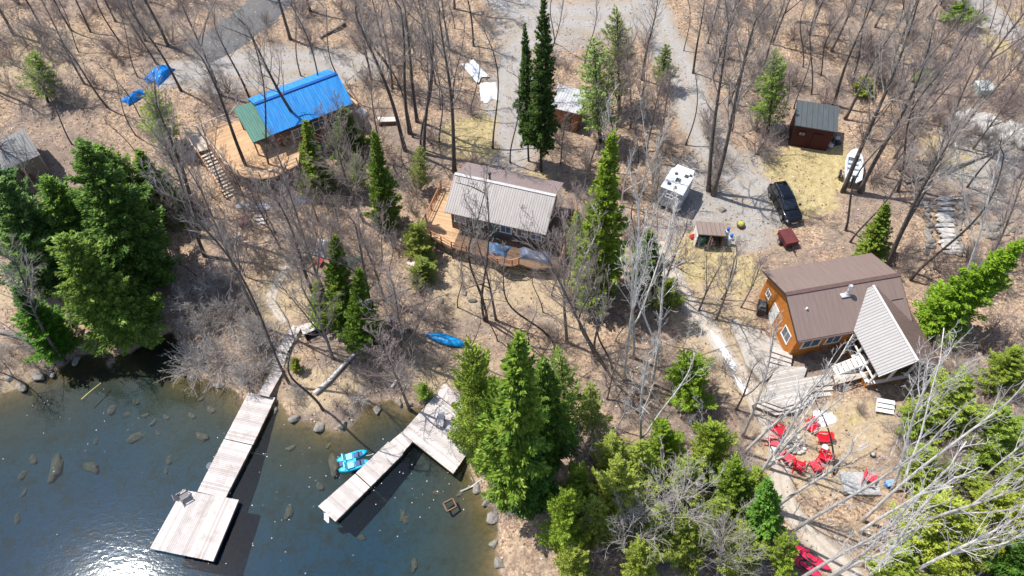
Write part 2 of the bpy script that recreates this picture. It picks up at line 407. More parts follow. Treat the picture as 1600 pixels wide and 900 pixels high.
# ---------------------------------------------------------------- roads and paths: ribbons that follow the ground
def ribbon(name, pts, width, mat, lift=.03, jitterw=.25):
    P = [G(*p) for p in pts]; C = []
    for i in range(len(P)-1):
        a = P[max(i-1, 0)]; b = P[i]; c = P[i+1]; d = P[min(i+2, len(P)-1)]
        n = max(2, int((c-b).length/.4))
        for k in range(n):
            t = k/n
            C.append(.5*((2*b)+(c-a)*t+(2*a-5*b+4*c-d)*t*t+(3*b-a-3*c+d)*t**3))
    C.append(P[-1]); nw = 12; V = []; rj = random.Random(len(pts)+int(width*10))
    jl = jr = 0
    for i, c in enumerate(C):
        t = (C[min(i+1, len(C)-1)]-C[max(i-1, 0)]); t.z = 0; t.normalize(); s = Vector((-t.y, t.x, 0))
        w = width(i/len(C)) if callable(width) else width
        jl = jl*.8+rj.uniform(-1, 1)*jitterw; jr = jr*.8+rj.uniform(-1, 1)*jitterw
        for k in range(nw+1):
            u = -1+2*k/nw; off = u*w/2+(jl if u < 0 else jr)*abs(u)
            V.append((c.x+s.x*off, c.y+s.y*off))
    V = np.array(V); Z = hgt(V[:, 0], V[:, 1]); n = nw+1
    edge = np.tile(np.abs(np.linspace(-1, 1, n)), len(C))
    Z = Z+lift*(1-np.clip((edge-.8)/.2, 0, 1)*2.2)+.02
    q = [(i*n+k, i*n+k+1, (i+1)*n+k+1, (i+1)*n+k) for i in range(len(C)-1) for k in range(nw)]
    me = fastmesh(name, np.column_stack([V, Z]), q, mat)
    la = me.attributes.new('lane', 'FLOAT', 'POINT'); la.data.foreach_set('value', np.tile(np.linspace(-1, 1, n), len(C)).astype(np.float32))
    me.polygons.foreach_set('use_smooth', [True]*len(me.polygons))
    return tag(link(name, me), kind='structure')
def gravelmat(name, a, b, c, leaf=.5, ruts=True):
    m, nt, out = newmat(name); v = coord(nt)
    col = ramp(nt, noise(nt, v, 4.5, 8, .85), [(.3, a), (.5, b), (.7, c)])
    col = mixc(nt, math_(nt, 'MULTIPLY', ramp(nt, noise(nt, v, .9, 7, .8, .4), [(.5, (0,0,0)), (.68, (1,1,1))]), leaf), col, (.36,.29,.23))
    la = nt.nodes.new('ShaderNodeAttribute'); la.attribute_name = 'lane'
    ab_ = math_(nt, 'ADD', math_(nt, 'ABSOLUTE', la.outputs['Fac']), math_(nt, 'MULTIPLY', math_(nt, 'SUBTRACT', noise(nt, v, .7, 5, .7), .5), .35))
    rut = ramp(nt, ab_, [(0, (.45,.45,.45)), (.12, (.3,.3,.3)), (.22, (0,0,0)), (.5, (0,0,0)), (.68, (.35,.35,.35)), (1, (.95,.95,.95))])
    if ruts: col = mixc(nt, rut, col, (.33,.27,.20))
    principled(nt, out, col, .95, 0, .2, bump(nt, noise(nt, v, 14, 5, .8), .5, .04)); return m
M_gravel = gravelmat('grey_gravel', (.24,.225,.21), (.35,.33,.31), (.45,.43,.41))
M_asph = gravelmat('worn_asphalt', (.10,.10,.105), (.14,.14,.14), (.19,.185,.18), .12, False)
M_sand = gravelmat('sandy_path', (.36,.30,.24), (.49,.43,.36), (.58,.53,.47), .35)
ribbon('road', [(985,-70),(1012,0),(1045,75),(1075,140),(1098,205),(1140,262),(1190,305)], 4.6, M_gravel)
ribbon('road', [(770,-50),(800,5),(860,25),(930,30),(1000,25)], 6.0, M_gravel, .022)
ribbon('driveway', [(850,40),(800,95),(795,150),(800,205),(815,250)], 3.4, M_gravel, .026)
ribbon('road', [(1470,-50),(1530,5),(1575,45),(1660,110)], 4.2, M_gravel)
ribbon('road', [(480,-70),(425,0),(370,45),(312,86)], 5.6, M_asph, .04)
ribbon('driveway', [(250,118),(320,108),(420,98),(500,98),(545,125)], 4.4, M_gravel)
ribbon('path', [(1030,378),(1045,420),(1075,470),(1110,515),(1140,565),(1180,620),(1215,700),(1222,770),(1262,830),(1330,900),(1380,960)], 1.7, M_sand, .03, .12)
ribbon('path', [(478,392),(440,430),(425,470),(445,505)], 1.0, M_sand, .03, .1)
# ---------------------------------------------------------------- generic building
def frame_px(FL, FR, BL, ze):
    a = Vector(at(*FL, ze)); b = Vector(at(*FR, ze)); c = Vector(at(*BL, ze))
    u = (b-a); L = u.length; u.normalize(); ang = math.atan2(u.y, u.x); v = Vector((-u.y, u.x))
    D = (c-a).dot(v); ctr = a+u*L/2+v*D/2
    return ctr, ang, L, D
def gable_walls(B, L, D, z0, ze, zr, rf=.5, oh=.35):
    """five-sided prism along x; y from -D/2 (front) to D/2"""
    x = L/2-oh; y = D/2-oh; yr = -D/2+D*(1-rf)
    pf = ze+ (zr-ze)*oh/(D*(1-rf))-.06; pb = ze+(zr-ze)*oh/(D*rf)-.06
    P = [(-y, z0), (y, z0), (y, pb), (yr, zr-.06), (-y, pf)]
    v = [(-x, p[0], p[1]) for p in P]+[(x, p[0], p[1]) for p in P]
    B.add(v, [(0,1,2,3,4), (9,8,7,6,5)]+[(i, i+5, (i+1) % 5+5, (i+1) % 5) for i in range(5)])
def gable_roof(B, L, D, ze, zr, rf=.5, th=.09, ribs=0):
    yr = -D/2+D*(1-rf)
    P = [(-D/2, ze), (yr, zr), (D/2, ze), (D/2, ze+th), (yr, zr+th), (-D/2, ze+th)]
    v = [(-L/2, p[0], p[1]) for p in P]+[(L/2, p[0], p[1]) for p in P]
    B.add(v, [(0,1,4,5), (1,2,3,4), (11,10,7,6), (10,9,8,7), (0,6,7,1), (1,7,8,2), (2,8,9,3), (3,9,10,4), (4,10,11,5), (5,11,6,0)])
    if ribs:
        n = int(L/ribs)
        for i in range(n+1):
            x = -L/2+.03+(L-.06)*i/n
            B.bar((x, -D/2, ze+th+.012), (x, yr, zr+th+.012), .03, .025); B.bar((x, D/2, ze+th+.012), (x, yr, zr+th+.012), .03, .025)
def window(parent, c, w, h, axis, mat_frame=None, name='window'):
    """axis: outward direction '+x','-x','+y','-y'"""
    sgn = 1 if axis[0] == '+' else -1; B = MB(); G_ = MB()
    def bx(B, a0, a1, z0, z1, d0, d1):
        if axis[1] == 'x': B.box(min(c[0]+sgn*d0, c[0]+sgn*d1), c[1]+a0, z0, max(c[0]+sgn*d0, c[0]+sgn*d1), c[1]+a1, z1)
        else: B.box(c[0]+a0, min(c[1]+sgn*d0, c[1]+sgn*d1), z0, c[0]+a1, max(c[1]+sgn*d0, c[1]+sgn*d1), z1)
    t = .09; z0 = c[2]-h/2; z1 = c[2]+h/2
    bx(B, -w/2, w/2, z1-t, z1, .002, .05); bx(B, -w/2-.04, w/2+.04, z0, z0+t, .002, .07)
    bx(B, -w/2, -w/2+t, z0+t, z1-t, .002, .05); bx(B, w/2-t, w/2, z0+t, z1-t, .002, .05)
    bx(B, -.025, .025, z0+t, z1-t, .012, .045)
    bx(G_, -w/2+t, w/2-t, z0+t, z1-t, .004, .02)
    o = B.build(name, mat_frame or M_white, parent); G_.build('pane', M_winglass, o); return o
def doorpart(parent, c, w, h, axis, mat, hingex=.3):
    sgn = 1 if axis[0] == '+' else -1; B = MB(); K = MB()
    if axis[1] == 'x':
        B.box(min(c[0]+sgn*.002, c[0]+sgn*.06), c[1]-w/2, c[2], max(c[0]+sgn*.002, c[0]+sgn*.06), c[1]+w/2, c[2]+h)
        K.cbox((c[0]+sgn*.09, c[1]+w*.35, c[2]+1), (.06, .05, .12))
    else:
        B.box(c[0]-w/2, min(c[1]+sgn*.002, c[1]+sgn*.06), c[2], c[0]+w/2, max(c[1]+sgn*.002, c[1]+sgn*.06), c[2]+h)
        K.cbox((c[0]+w*.35, c[1]+sgn*.09, c[2]+1), (.05, .06, .12))
    o = B.build('door', mat, parent); K.build('handle', M_blacktrim, o); return o
def railing(parent, pts, h, mat, step=1.4, rails=(1.0, .55, .12), ball=False, post=.09, baluster=0):
    R = MB(); first = True
    for a, b in zip(pts[:-1], pts[1:]):
        a = Vector(a); b = Vector(b); n = max(1, round((b-a).length/step))
        for r in rails: R.bar(a+Vector((0,0,h*r)), b+Vector((0,0,h*r)), .09 if r == rails[0] else .04, .045)
        if baluster:
            m = int((b-a).length/baluster)
            for i in range(1, m): 
                q = a.lerp(b, i/m); R.bar(q+Vector((0,0,h*.1)), q+Vector((0,0,h*.98)), .03)
        for i in range(n+1):
            if i == 0 and not first: continue
            q = a.lerp(b, i/n); P = MB(); P.bar(q, q+Vector((0,0,h*1.04)), post); P.build('railing_post', mat, parent)
        first = False
    return R.build('railing', mat, parent)
def boards(B, a, b, c, d, z, th=.05, bw=.145, gap=.012):
    """quad a-b-c-d: boards span a-d / b-c and are laid side by side from a towards b"""
    a, b, c, d = [Vector((p[0], p[1])) for p in (a, b, c, d)]
    L = ((b-a).length+(c-d).length)/2; n = max(2, int(L/bw)); g = gap/L
    zz = z if callable(z) else (lambda p: z)
    rj = random.Random(int(L*100))
    for i in range(n):
        t0 = i/n+g/2; t1 = (i+1)/n-g/2; e = rj.uniform(-.012, .012); dz = rj.uniform(-.004, .004)
        q = [a.lerp(b, t0), a.lerp(b, t1), d.lerp(c, t1), d.lerp(c, t0)]
        ax = (q[3]-q[0]).normalized()*e
        v = [(p.x+ax.x, p.y+ax.y, zz(p)-th+dz) for p in q]+[(p.x+ax.x, p.y+ax.y, zz(p)+dz) for p in q]
        B.add(v, [(3,2,1,0), (4,5,6,7), (0,1,5,4), (1,2,6,5), (2,3,7,6), (3,0,4,7)])
def L2W(o, c):  # local xy of a thing with z rotation from world
    a = o.rotation_euler.z; dx = c[0]-o.location.x; dy = c[1]-o.location.y
    return (dx*math.cos(a)+dy*math.sin(a), -dx*math.sin(a)+dy*math.cos(a))
def clip_half(poly, n, d, keep_less):
    out = []; m = len(poly)
    for i in range(m):
        a, b = poly[i], poly[(i+1) % m]; da = a[0]*n[0]+a[1]*n[1]-d; db = b[0]*n[0]+b[1]*n[1]-d
        if not keep_less: da, db = -da, -db
        if da <= 0: out.append(a)
        if (da < 0 < db) or (db < 0 < da):
            t = da/(da-db); out.append((a[0]+(b[0]-a[0])*t, a[1]+(b[1]-a[1])*t))
    return out
def polyboards(B, poly, ang, z, th=.05, bw=.145, gap=.012):
    """boards running along direction ang, clipped to the outline"""
    n = (-math.sin(ang), math.cos(ang)); ds = [p[0]*n[0]+p[1]*n[1] for p in poly]; d = min(ds)
    rj = random.Random(len(poly))
    while d < max(ds):
        q = clip_half(poly, n, d+gap/2, False)
        if q: q = clip_half(q, n, min(d+bw-gap/2, max(ds)), True)
        if len(q) > 2:
            dz = rj.uniform(-.004, .004); B.prism(q, z-th+dz, z+dz)
        d += bw
def deck_frame(B, poly, z, zlow, w=.06, h=.16):
    n = len(poly)
    for i in range(n):
        a, b = poly[i], poly[(i+1) % n]
        B.bar((a[0], a[1], z-h/2-.055), (b[0], b[1], z-h/2-.055), w, h)
        B.bar((a[0], a[1], zlow), (a[0], a[1], z-.06), .11)
def inset(poly, d):
    c = (sum(p[0] for p in poly)/len(poly), sum(p[1] for p in poly)/len(poly)); r = []
    for p in poly:
        L = math.hypot(p[0]-c[0], p[1]-c[1]); r.append((c[0]+(p[0]-c[0])*(L-d)/L, c[1]+(p[1]-c[1])*(L-d)/L))
    return r
def loc_poly(o, pxs, z):
    return [L2W(o, at(p[0], p[1], z)) for p in pxs]
# ================================================================ BROWN ROOFED CABIN (right)
M_brown = metalroof('brown_metal_roof', (.20,.145,.125), (.26,.19,.165), rib=.45, rough=.5, rust=.3, contrast=.06, metal=.0, bk=.25)
M_brown2 = metalroof('brown_ribbed_roof', (.20,.135,.12), (.26,.18,.16), rib=.24, rough=.33, axis=1, rust=.2, contrast=.5, metal=.1)
M_orange = siding('orange_log_siding', (.56,.20,.035), .2)
M_brownwall = siding('brown_log_siding', (.23,.10,.05), .2)
c3ang = math.radians(11.3); ze, zr = 6.0, 7.55
fl = Vector(at(1246, 534, ze)); u = Vector((math.cos(c3ang), math.sin(c3ang))); v = Vector((-u.y, u.x)); L3, D3 = 9.7, 6.9
c3 = fl+u*L3/2+v*D3/2; g3 = hz(c3.x, c3.y)
cab = thing('cabin', 'orange sided cabin with a brown metal roof and pale grey gabled porch roof', 'cabin', (c3.x, c3.y, 0), c3ang)
B = MB(); gable_walls(B, L3, D3, 1.6, ze, zr, oh=.4); B.build('wall', M_orange, cab)
B = MB(); gable_roof(B, L3, D3, ze, zr)
for yy, s in ((-D3/2+.55, 1),):   # snow guards
    B.bar((-L3/2+1.2, yy, ze+.26), (-L3/2+4.6, yy, ze+.26), .05, .05)
B.bar((L3/2-1.3, -1.75, ze+.95), (L3/2-.3, -1.75, ze+.95), .05, .05)
rf = B.build('roof', M_brown, cab)
B = MB(); B.bar((-L3/2-.01, 0, zr+.10), (L3/2+.01, 0, zr+.10), .34, .035); B.build('ridge_cap', paint('brown_trim', (.13,.08,.07), .4), rf)
B = MB()
for s in (-1, 1):
    B = MB(); B.bar((s*(L3/2+.012), -D3/2, ze+.0), (s*(L3/2+.012), 0, zr), .03, .2); B.bar((s*(L3/2+.012), D3/2, ze), (s*(L3/2+.012), 0, zr), .03, .2)
    B.build('fascia', paint('dark_fascia', (.05,.035,.03), .5), rf)
B = MB(); B.cyl((.05, -.75, zr-.25), .17, .3, 14, .13); B.cyl((.05, -.75, zr), .13, .75, 14); B.cyl((.05, -.75, zr+.72), .22, .10, 14); B.cyl((.05, -.75, zr+.82), .22, .16, 14, .04)
B.cbox((-.1, -.78, zr-.22), (.75, .5, .05)); B.build('chimney', paint('chimney_metal', (.72,.72,.72), .35, .3), rf, True)
B = MB(); B.cyl((-3.55, -1.35, 6.9), .07, .42, 10); B.build('vent_pipe', M_white, rf, True)
B = MB(); B.bar((-L3/2+.1, -D3/2-.07, ze-.02), (-.2, -D3/2-.07, ze-.02), .12, .12); B.build('gutter', paint('brown_trim', (.13,.08,.07), .4), cab)
xw = -(L3/2-.4)
window(cab, (xw, -1.75, 4.2), 1.15, 1.3, '-x'); doorpart(cab, (xw, .55, 2.75), .95, 2.1, '-x', M_white)
window(cab, (xw, 2.1, 4.5), .7, .8, '-x')
yf = -D3/2+.4
window(cab, (-3.0, yf, 4.5), 1.6, 1.1, '-y'); window(cab, (-1.1, yf, 4.5), 1.3, 1.1, '-y')
# screened porch under the grey gable roof
PX0, PX1, PR, PY = -.15, 5.5, 2.3, -7.5
B = MB(); P = [(PX0, 6.0), (PR, zr-.03), (PX1, 5.5)]
y0, y1 = PY, -.9
def slab(B, a, b, y0, y1, th=.09):
    v = [(a[0], y0, a[1]), (b[0], y0, b[1]), (b[0], y1, b[1]), (a[0], y1, a[1])]
    B.add(v+[(p[0], p[1], p[2]+th) for p in v], [(3,2,1,0), (4,5,6,7), (0,1,5,4), (1,2,6,5), (2,3,7,6), (3,0,4,7)])
slab(B, (PX0, 6.02), (PR, zr-.02), PY, -.6)
M_greyroof = metalroof('pale_ribbed_roof', (.30,.285,.28), (.37,.355,.35), rib=.24, rough=.6, axis=1, rust=.3, contrast=.55, metal=.15)
pr = B.build('porch_roof', M_greyroof, cab); tag(pr, 'pale grey ribbed left slope of the gabled porch roof')
B = MB(); slab(B, (PR, zr-.02), (PX1, 5.5), PY, -.6); tag(B.build('porch_roof', M_brown2, cab), 'brown ribbed right slope of the gabled porch roof')
B = MB(); B.bar((PR, PY-.02, zr+.09), (PR, -.55, zr+.09), .2, .03); B.build('ridge_cap', paint('pale_cap', (.6,.58,.56), .4), pr)
B = MB(); B.bar((PX0, PY-.03, 6.02), (PR, PY-.03, zr-.02), .03, .16); B.bar((PR, PY-.03, zr-.02), (PX1, PY-.03, 5.5), .03, .16); B.build('fascia', M_white, pr)
B = MB()
B.box(.3, PY+.55, 1.5, 5.0, -3.1, 3.55); wl = B.build('porch_wall', M_orange, cab)
B = MB(); B.add([(.3, PY+.55, 5.95), (5.0, PY+.55, 5.6), (PR, PY+.55, zr-.15), (.3, PY+.62, 5.95), (5.0, PY+.62, 5.6), (PR, PY+.62, zr-.15)], [(0,1,2), (5,4,3), (0,3,4,1), (1,4,5,2), (2,5,3,0)])
B.build('gable_panel', M_brownwall, cab)
for x in (.36, 1.95, 3.45, 4.94):
    B = MB(); B.box(x-.07, PY+.5, 3.55, x+.07, PY+.64, 5.9); B.build('porch_post', M_white, cab)
for y in (-5.75, -4.6, -3.4):
    B = MB(); B.box(.25, y-.07, 3.55, .39, y+.07, 5.95); B.build('porch_post', M_white, cab)
B = MB(); B.box(.2, PY+.5, 5.78, .42, -3.1, 5.93); B.box(.2, PY+.48, 3.55, .5, -3.1, 3.66); B.box(.2, PY+.46, 3.55, 5.05, PY+.7, 3.66); B.box(.25, PY+.5, 4.55, .37, -3.1, 4.63)
B.build('porch_rail', M_white, cab)
B = MB(); B.box(.6, PY+.9, 3.5, 4.9, -3.2, 3.57); B.box(.9, PY+1.5, 3.57, 2.1, PY+2.3, 4.3); B.build('porch_floor', M_timber, cab)
# patio, deck and walkway beside it
zd = 2.95
pat = [(1130,480),(1150,466),(1190,466),(1204,502),(1236,558),(1204,550),(1212,578),(1192,600),(1166,570)]
c = G(1180, 530); pt = thing('patio', 'pale grey stone patio against the orange wall of the brown roofed cabin', 'patio', (c.x, c.y, 0))
B = MB(); B.prism(loc_poly(pt, pat, c.z+.1), c.z-.8, c.z+.16); B.build('patio_slab', gravelmat('pale_patio', (.43,.41,.38), (.54,.52,.49), (.62,.60,.57), .25), pt)
dk = [(1189,625),(1213,572),(1262,573),(1256,590),(1306,583),(1307,600),(1268,604),(1252,628),(1222,637)]
c = G(1240, 605); zt = c.z+.55
dt = thing('deck', 'grey wooden deck with two steps wrapping its angled edge below the brown roofed cabin', 'deck', (c.x, c.y, 0))
P = loc_poly(dt, dk, zt); B = MB(); polyboards(B, P, math.radians(12), zt); B.build('decking', M_deck, dt)
front = [7-0, 8, 0]
edge = [P[5], P[6], P[7], P[8], P[0]]
ctr = (sum(p[0] for p in P)/len(P), sum(p[1] for p in P)/len(P))
for k in (0, 1, 2):
    e0 = []; e1 = []
    for j, p in enumerate(edge):
        L = math.hypot(p[0]-ctr[0], p[1]-ctr[1]); ux, uy = (p[0]-ctr[0])/L, (p[1]-ctr[1])/L
        if j == 0: ux, uy = -.15, -1.2
        if j == 1: ux, uy = .1, -1.15
        e0.append((p[0]+ux*.34*k, p[1]+uy*.34*k)); e1.append((p[0]+ux*(.34*(k+1)-.02), p[1]+uy*(.34*(k+1)-.02)))
    zz = zt-.17*k
    B = MB()
    if k > 0:
        kk = k-1
        for j in range(len(edge)-1):
            q = [e1p for e1p in ()]
    if k < 2:
        for j in range(len(edge)-1):
            B.prism([e0[j], e0[j+1], e1[j+1], e1[j]], zz-.17-.05, zz-.17)
        B.build('step', M_deck, dt)
    R = MB()
    for j in range(len(edge)-1):
        R.bar((e0[j][0], e0[j][1], zz-.14), (e0[j+1][0], e0[j+1][1], zz-.14), .03, .16)
    R.build('riser', M_timber, dt)
c = G(1220, 560); st = thing('steps', 'three wide wooden steps from the pale patio down to the grey deck', 'steps', (c.x, c.y, 0))
for k in range(4):
    zz = c.z+.62-.16*k; q = loc_poly(st, [(1206-3*k, 541+7*k), (1238-1*k, 553+7*k), (1238-1*k, 560+7*k), (1203-2*k, 548+8*k)], zz)
    B = MB(); B.prism(q, zz-.06, zz); B.build('tread', M_deck, st)
    R = MB(); R.bar((q[3][0], q[3][1], zz-.12), (q[2][0], q[2][1], zz-.12), .03, .13); R.build('riser', M_timber, st)
c = G(1325, 595); wk = thing('walkway', 'raised plank walkway with railing from the grey deck to the orange porch', 'walkway', (c.x, c.y, 0))
q = loc_poly(wk, [(1302,586),(1350,572),(1354,588),(1306,601)], 3.4); B = MB(); boards(B, q[0], q[1], q[2], q[3], 3.4); B.build('decking', M_deck, wk)
B = MB(); deck_frame(B, q, 3.4, 1.6); B.build('frame', M_timber, wk)
railing(wk, [(q[3][0], q[3][1], 3.4), (q[2][0], q[2][1], 3.4)], .9, M_pale, 1.1)
c = G(1322, 575); ws = thing('stair', 'white painted open stair rising beside the porch of the brown roofed cabin', 'stair', (c.x, c.y, 0))
a = L2W(ws, at(1306, 578, 3.4)); b = L2W(ws, at(1350, 562, 4.3))
for k in range(7):
    t = k/6; x = a[0]+(b[0]-a[0])*t; y = a[1]+(b[1]-a[1])*t; z = 3.35+.17*k
    B = MB(); B.cbox((x, y, z), (.34, .85, .06), math.radians(11)); B.build('tread', M_white, ws)
B = MB()
for s in (-.43, .43): B.bar((a[0], a[1]+s, 3.25), (b[0], b[1]+s, 4.35), .05, .22)
B.build('stringer', M_white, ws)
# white steps + pale boards at the foot of the porch
c = G(1380, 632); lp = thing('steps', 'short pale steps under the front corner of the orange porch', 'steps', (c.x, c.y, 0), math.radians(-12))
for k in range(3):
    B = MB(); B.cbox((0, -.33*k, c.z+.55-.17*k), (1.3, .34, .06)); B.build('tread', M_white, lp)
B = MB()
for s in (-.62, .62): B.bar((s, .15, c.z+.5), (s, -.8, c.z+.05), .05, .2)
B.build('stringer', M_white, lp)
# ================================================================ GREY ROOFED CABIN (middle)
M_g2 = metalroof('worn_grey_roof', (.30,.275,.26), (.42,.39,.375), rib=.22, rough=.5, rust=.55, contrast=.4)
M_g2b = metalroof('worn_mauve_roof', (.30,.23,.22), (.39,.31,.30), rib=.22, rough=.5, rust=.4, contrast=.4)
ze, zr = 5.5, 7.15
ctr, ang, L2, D2 = frame_px((694,332), (853,368), (738,256), ze)
cb = thing('cabin', 'dark cabin with a worn pale grey ribbed metal roof in the middle of the woods', 'cabin', (ctr.x, ctr.y, 0), ang)
M_w2 = siding('dark_board_siding', (.15,.11,.09), .16)
B = MB(); gable_walls(B, L2, D2, 1.0, ze, zr, oh=.45); B.build('wall', M_w2, cb)
B = MB(); slab2 = B
def slope(B, L, y0, z0, y1, z1, th=.08):
    v = [(-L/2, y0, z0), (L/2, y0, z0), (L/2, y1, z1), (-L/2, y1, z1)]
    B.add(v+[(p[0], p[1], p[2]+th) for p in v], [(3,2,1,0), (4,5,6,7), (0,1,5,4), (1,2,6,5), (2,3,7,6), (3,0,4,7)])
slope(B, L2, -D2/2, ze, 0, zr); r_ = B.build('roof', M_g2, cb); tag(r_, 'pale grey front slope')
B = MB(); slope(B, L2, 0, zr, D2/2, ze); tag(B.build('roof', M_g2b, cb), 'mauve brown rear slope')
B = MB(); B.bar((-L2/2, 0, zr+.09), (L2/2, 0, zr+.09), .3, .04); B.build('ridge_cap', paint('pale_cap2', (.5,.48,.47), .45), r_)
B = MB(); B.cyl((-1.5, .35, zr-.3), .10, 1.0, 12); B.cyl((-1.5, .35, zr+.68), .17, .14, 12, .05); B.build('chimney', paint('stove_pipe', (.10,.10,.10), .5, .4), r_, True)
yf = -D2/2+.45
for x in (-3.4, -1.7, 0.9, 2.4, 3.7): window(cb, (x, yf, 4.55), 1.1, 1.0, '-y')
doorpart(cb, (-.35, yf, 3.1), .9, 2.05, '-y', paint('green_door', (.06,.12,.10), .5))
window(cb, (-L2/2+.45, 0.3, 4.6), 1.2, 1.0, '-x')
zd = 3.05
dd = thing('deck', 'reddish railed wooden deck wrapped around the grey roofed cabin', 'deck', (ctr.x, ctr.y, 0), ang)
P = [(-L2/2-2.1, -D2/2-.9), (-L2/2+1.2, -D2/2-1.9), (L2/2-.3, -D2/2-1.9), (L2/2+1.6, -D2/2-1.2), (L2/2+1.6, D2/2-1), (L2/2-.4, D2/2-1), (-L2/2+.4, 1.4), (-L2/2-2.1, 1.4)]
B = MB(); polyboards(B, [P[0], P[1], (-L2/2+1.2, -D2/2+.45), (-L2/2+.45, -D2/2+.45), (-L2/2+.45, 1.4), P[7]][:3]+[(-L2/2+.45, 1.4), P[7]], 0.0, zd)
tag(B.build('decking', M_cedar, dd), 'orange cedar boards at the left end')
B = MB(); polyboards(B, [P[1], P[2], P[3], (L2/2+1.6, -D2/2+.45), (-L2/2+1.2, -D2/2+.45)], 0.0, zd-.01); polyboards(B, [(L2/2-.4, -D2/2+.5), (L2/2+1.6, -D2/2+.5), P[4], P[5]], 0.0, zd-.012)
B.build('decking', M_timber, dd)
B = MB(); deck_frame(B, P[:5], zd, 1.0); B.build('frame', M_timber, dd)
railing(dd, [(p[0], p[1], zd) for p in (P[6], P[7], P[0], P[1], (-L2/2+2.6, -D2/2-1.9))], .95, M_rail, 1.3, baluster=.0)
railing(dd, [(p[0], p[1], zd) for p in ((-.2, -D2/2-1.9), (1.0, -D2/2-2.5), (2.3, -D2/2-2.3), (2.8, -D2/2-1.9))], .95, M_rail, 1.2)
B = MB(); B.prism([(-.2, -D2/2-1.92), (1.0, -D2/2-2.5), (2.3, -D2/2-2.3), (2.8, -D2/2-1.92)], zd-.07, zd-.012); B.build('bay', M_timber, dd)
railing(dd, [(p[0], p[1], zd) for p in (P[3], P[4], (L2/2+1.0, D2/2-.4))], 1.0, M_rail, 1.6)
# ================================================================ BLUE ROOFED CABIN (left)
ze, zr = 5.9, 7.5
ctr, ang, L1, D1 = frame_px((423,213), (552,163), (382,157), ze)
M_blue = metalroof('bright_blue_roof', (.003,.17,.56), (.05,.38,.82), rib=.24, rough=.55, rust=.45, contrast=.4, metal=.0)
M_green = metalroof('green_sheet_roof', (.045,.15,.115), (.09,.22,.17), rib=.24, rough=.45, rust=.2, contrast=.3)
ca_ = thing('cabin', 'brown cabin with a bright blue metal roof and a green side roof', 'cabin', (ctr.x, ctr.y, 0), ang)
M_w1 = siding('red_brown_siding', (.24,.10,.045), .18)
B = MB(); gable_walls(B, L1, D1, 1.2, ze, zr, oh=.45); B.build('wall', M_w1, ca_)
B = MB(); gable_roof(B, L1, D1, ze, zr); r_ = B.build('roof', M_blue, ca_)
B = MB(); B.bar((-L1/2, 0, zr+.10), (L1/2, 0, zr+.10), .34, .035); B.build('ridge_cap', paint('blue_cap', (.004,.09,.36), .4), r_)
B = MB(); B.bar((-L1/2, -D1/2-.01, ze+.06), (L1/2, -D1/2-.01, ze+.06), .03, .12); B.build('fascia', paint('blue_fascia', (.003,.06,.25), .4), r_)
B = MB(); v = [(-L1/2-1.75, -D1/2+.4, 5.55), (-L1/2+.55, -D1/2+.4, 5.55), (-L1/2+.55, D1/2-1.2, 6.35), (-L1/2-1.75, D1/2-1.2, 6.35)]
B.add(v+[(p[0], p[1], p[2]+.08) for p in v], [(3,2,1,0), (4,5,6,7), (0,1,5,4), (1,2,6,5), (2,3,7,6), (3,0,4,7)]); B.build('side_roof', M_green, ca_)
B = MB()
for x, y, z in ((-L1/2-1.6, -D1/2+.6, 5.55), (-L1/2-1.6, D1/2-1.4, 6.3)): B.bar((x, y, 3.4), (x, y, z), .13)
B.build('roof_post', M_timber, ca_)
B = MB(); B.box(-L1/2-1.5, -.6, 3.4, -L1/2+.45, D1/2-1.3, 5.9); B.build('side_room', M_w1, ca_)
yf = -D1/2+.45
for x in (-1.6, .6, 2.4): window(ca_, (x, yf, 4.7), 1.3, 1.1, '-y')
doorpart(ca_, (-3.0, yf, 3.45), .9, 2.0, '-y', M_timber); window(ca_, (-L1/2+.45, -1.5, 4.7), .9, .9, '-x')
zd = 3.75
pxs = [(313,207),(357,189),(410,190),(470,222),(466,257),(430,276),(408,280),(375,276),(358,266)]
dd = thing('deck', 'light orange wooden deck with railing around the blue roofed cabin', 'deck', (ctr.x, ctr.y, 0), 0)
P = loc_poly(dd, pxs, zd); B = MB(); polyboards(B, P, ang, zd); B.build('decking', M_cedar, dd)
B = MB(); deck_frame(B, P, zd, .8); B.build('frame', M_timber, dd)
railing(dd, [(P[i][0], P[i][1], zd) for i in (1, 0, 8, 7, 6, 5, 4)], .95, M_pale, 1.5)
# long stair down from that deck
c = G(362, 306); st = thing('stair', 'long open wooden stair descending from the orange deck of the blue roofed cabin', 'stair', (c.x, c.y, 0))
a = Vector((*L2W(st, at(322, 240, zd)), zd-.15)); b = Vector((0, 0, c.z+.15)); dr = (b-a); dr.z = 0; dr.normalize(); sd = Vector((-dr.y, dr.x, 0))
rzs = math.atan2(dr.y, dr.x)
for k in range(14):
    p = a.lerp(b, k/13); B = MB(); B.cbox(p, (.24, 1.15, .05), rzs); B.build('tread', M_pale, st)
B = MB()
for s in (-.6, .6): B.bar(a+sd*s-Vector((0,0,.08)), b+sd*s-Vector((0,0,.08)), .05, .24)
B.build('stringer', M_timber, st)
railing(st, [tuple(a+sd*.66), tuple(b+sd*.66)], .95, M_rail, 1.7, rails=(1.0, .5)); railing(st, [tuple(a-sd*.66), tuple(b-sd*.66)], .95, M_rail, 1.7, rails=(1.0,))
c = G(303, 222); ld = thing('landing', 'small wooden landing with pale rails at the head of the long stair', 'deck', (c.x, c.y, 0))
q = loc_poly(ld, [(290,206),(312,208),(328,232),(306,238)], zd); B = MB(); boards(B, q[0], q[1], q[2], q[3], zd-.01); B.build('decking', M_pale, ld)
B = MB(); deck_frame(B, q, zd, .8); B.build('frame', M_timber, ld)
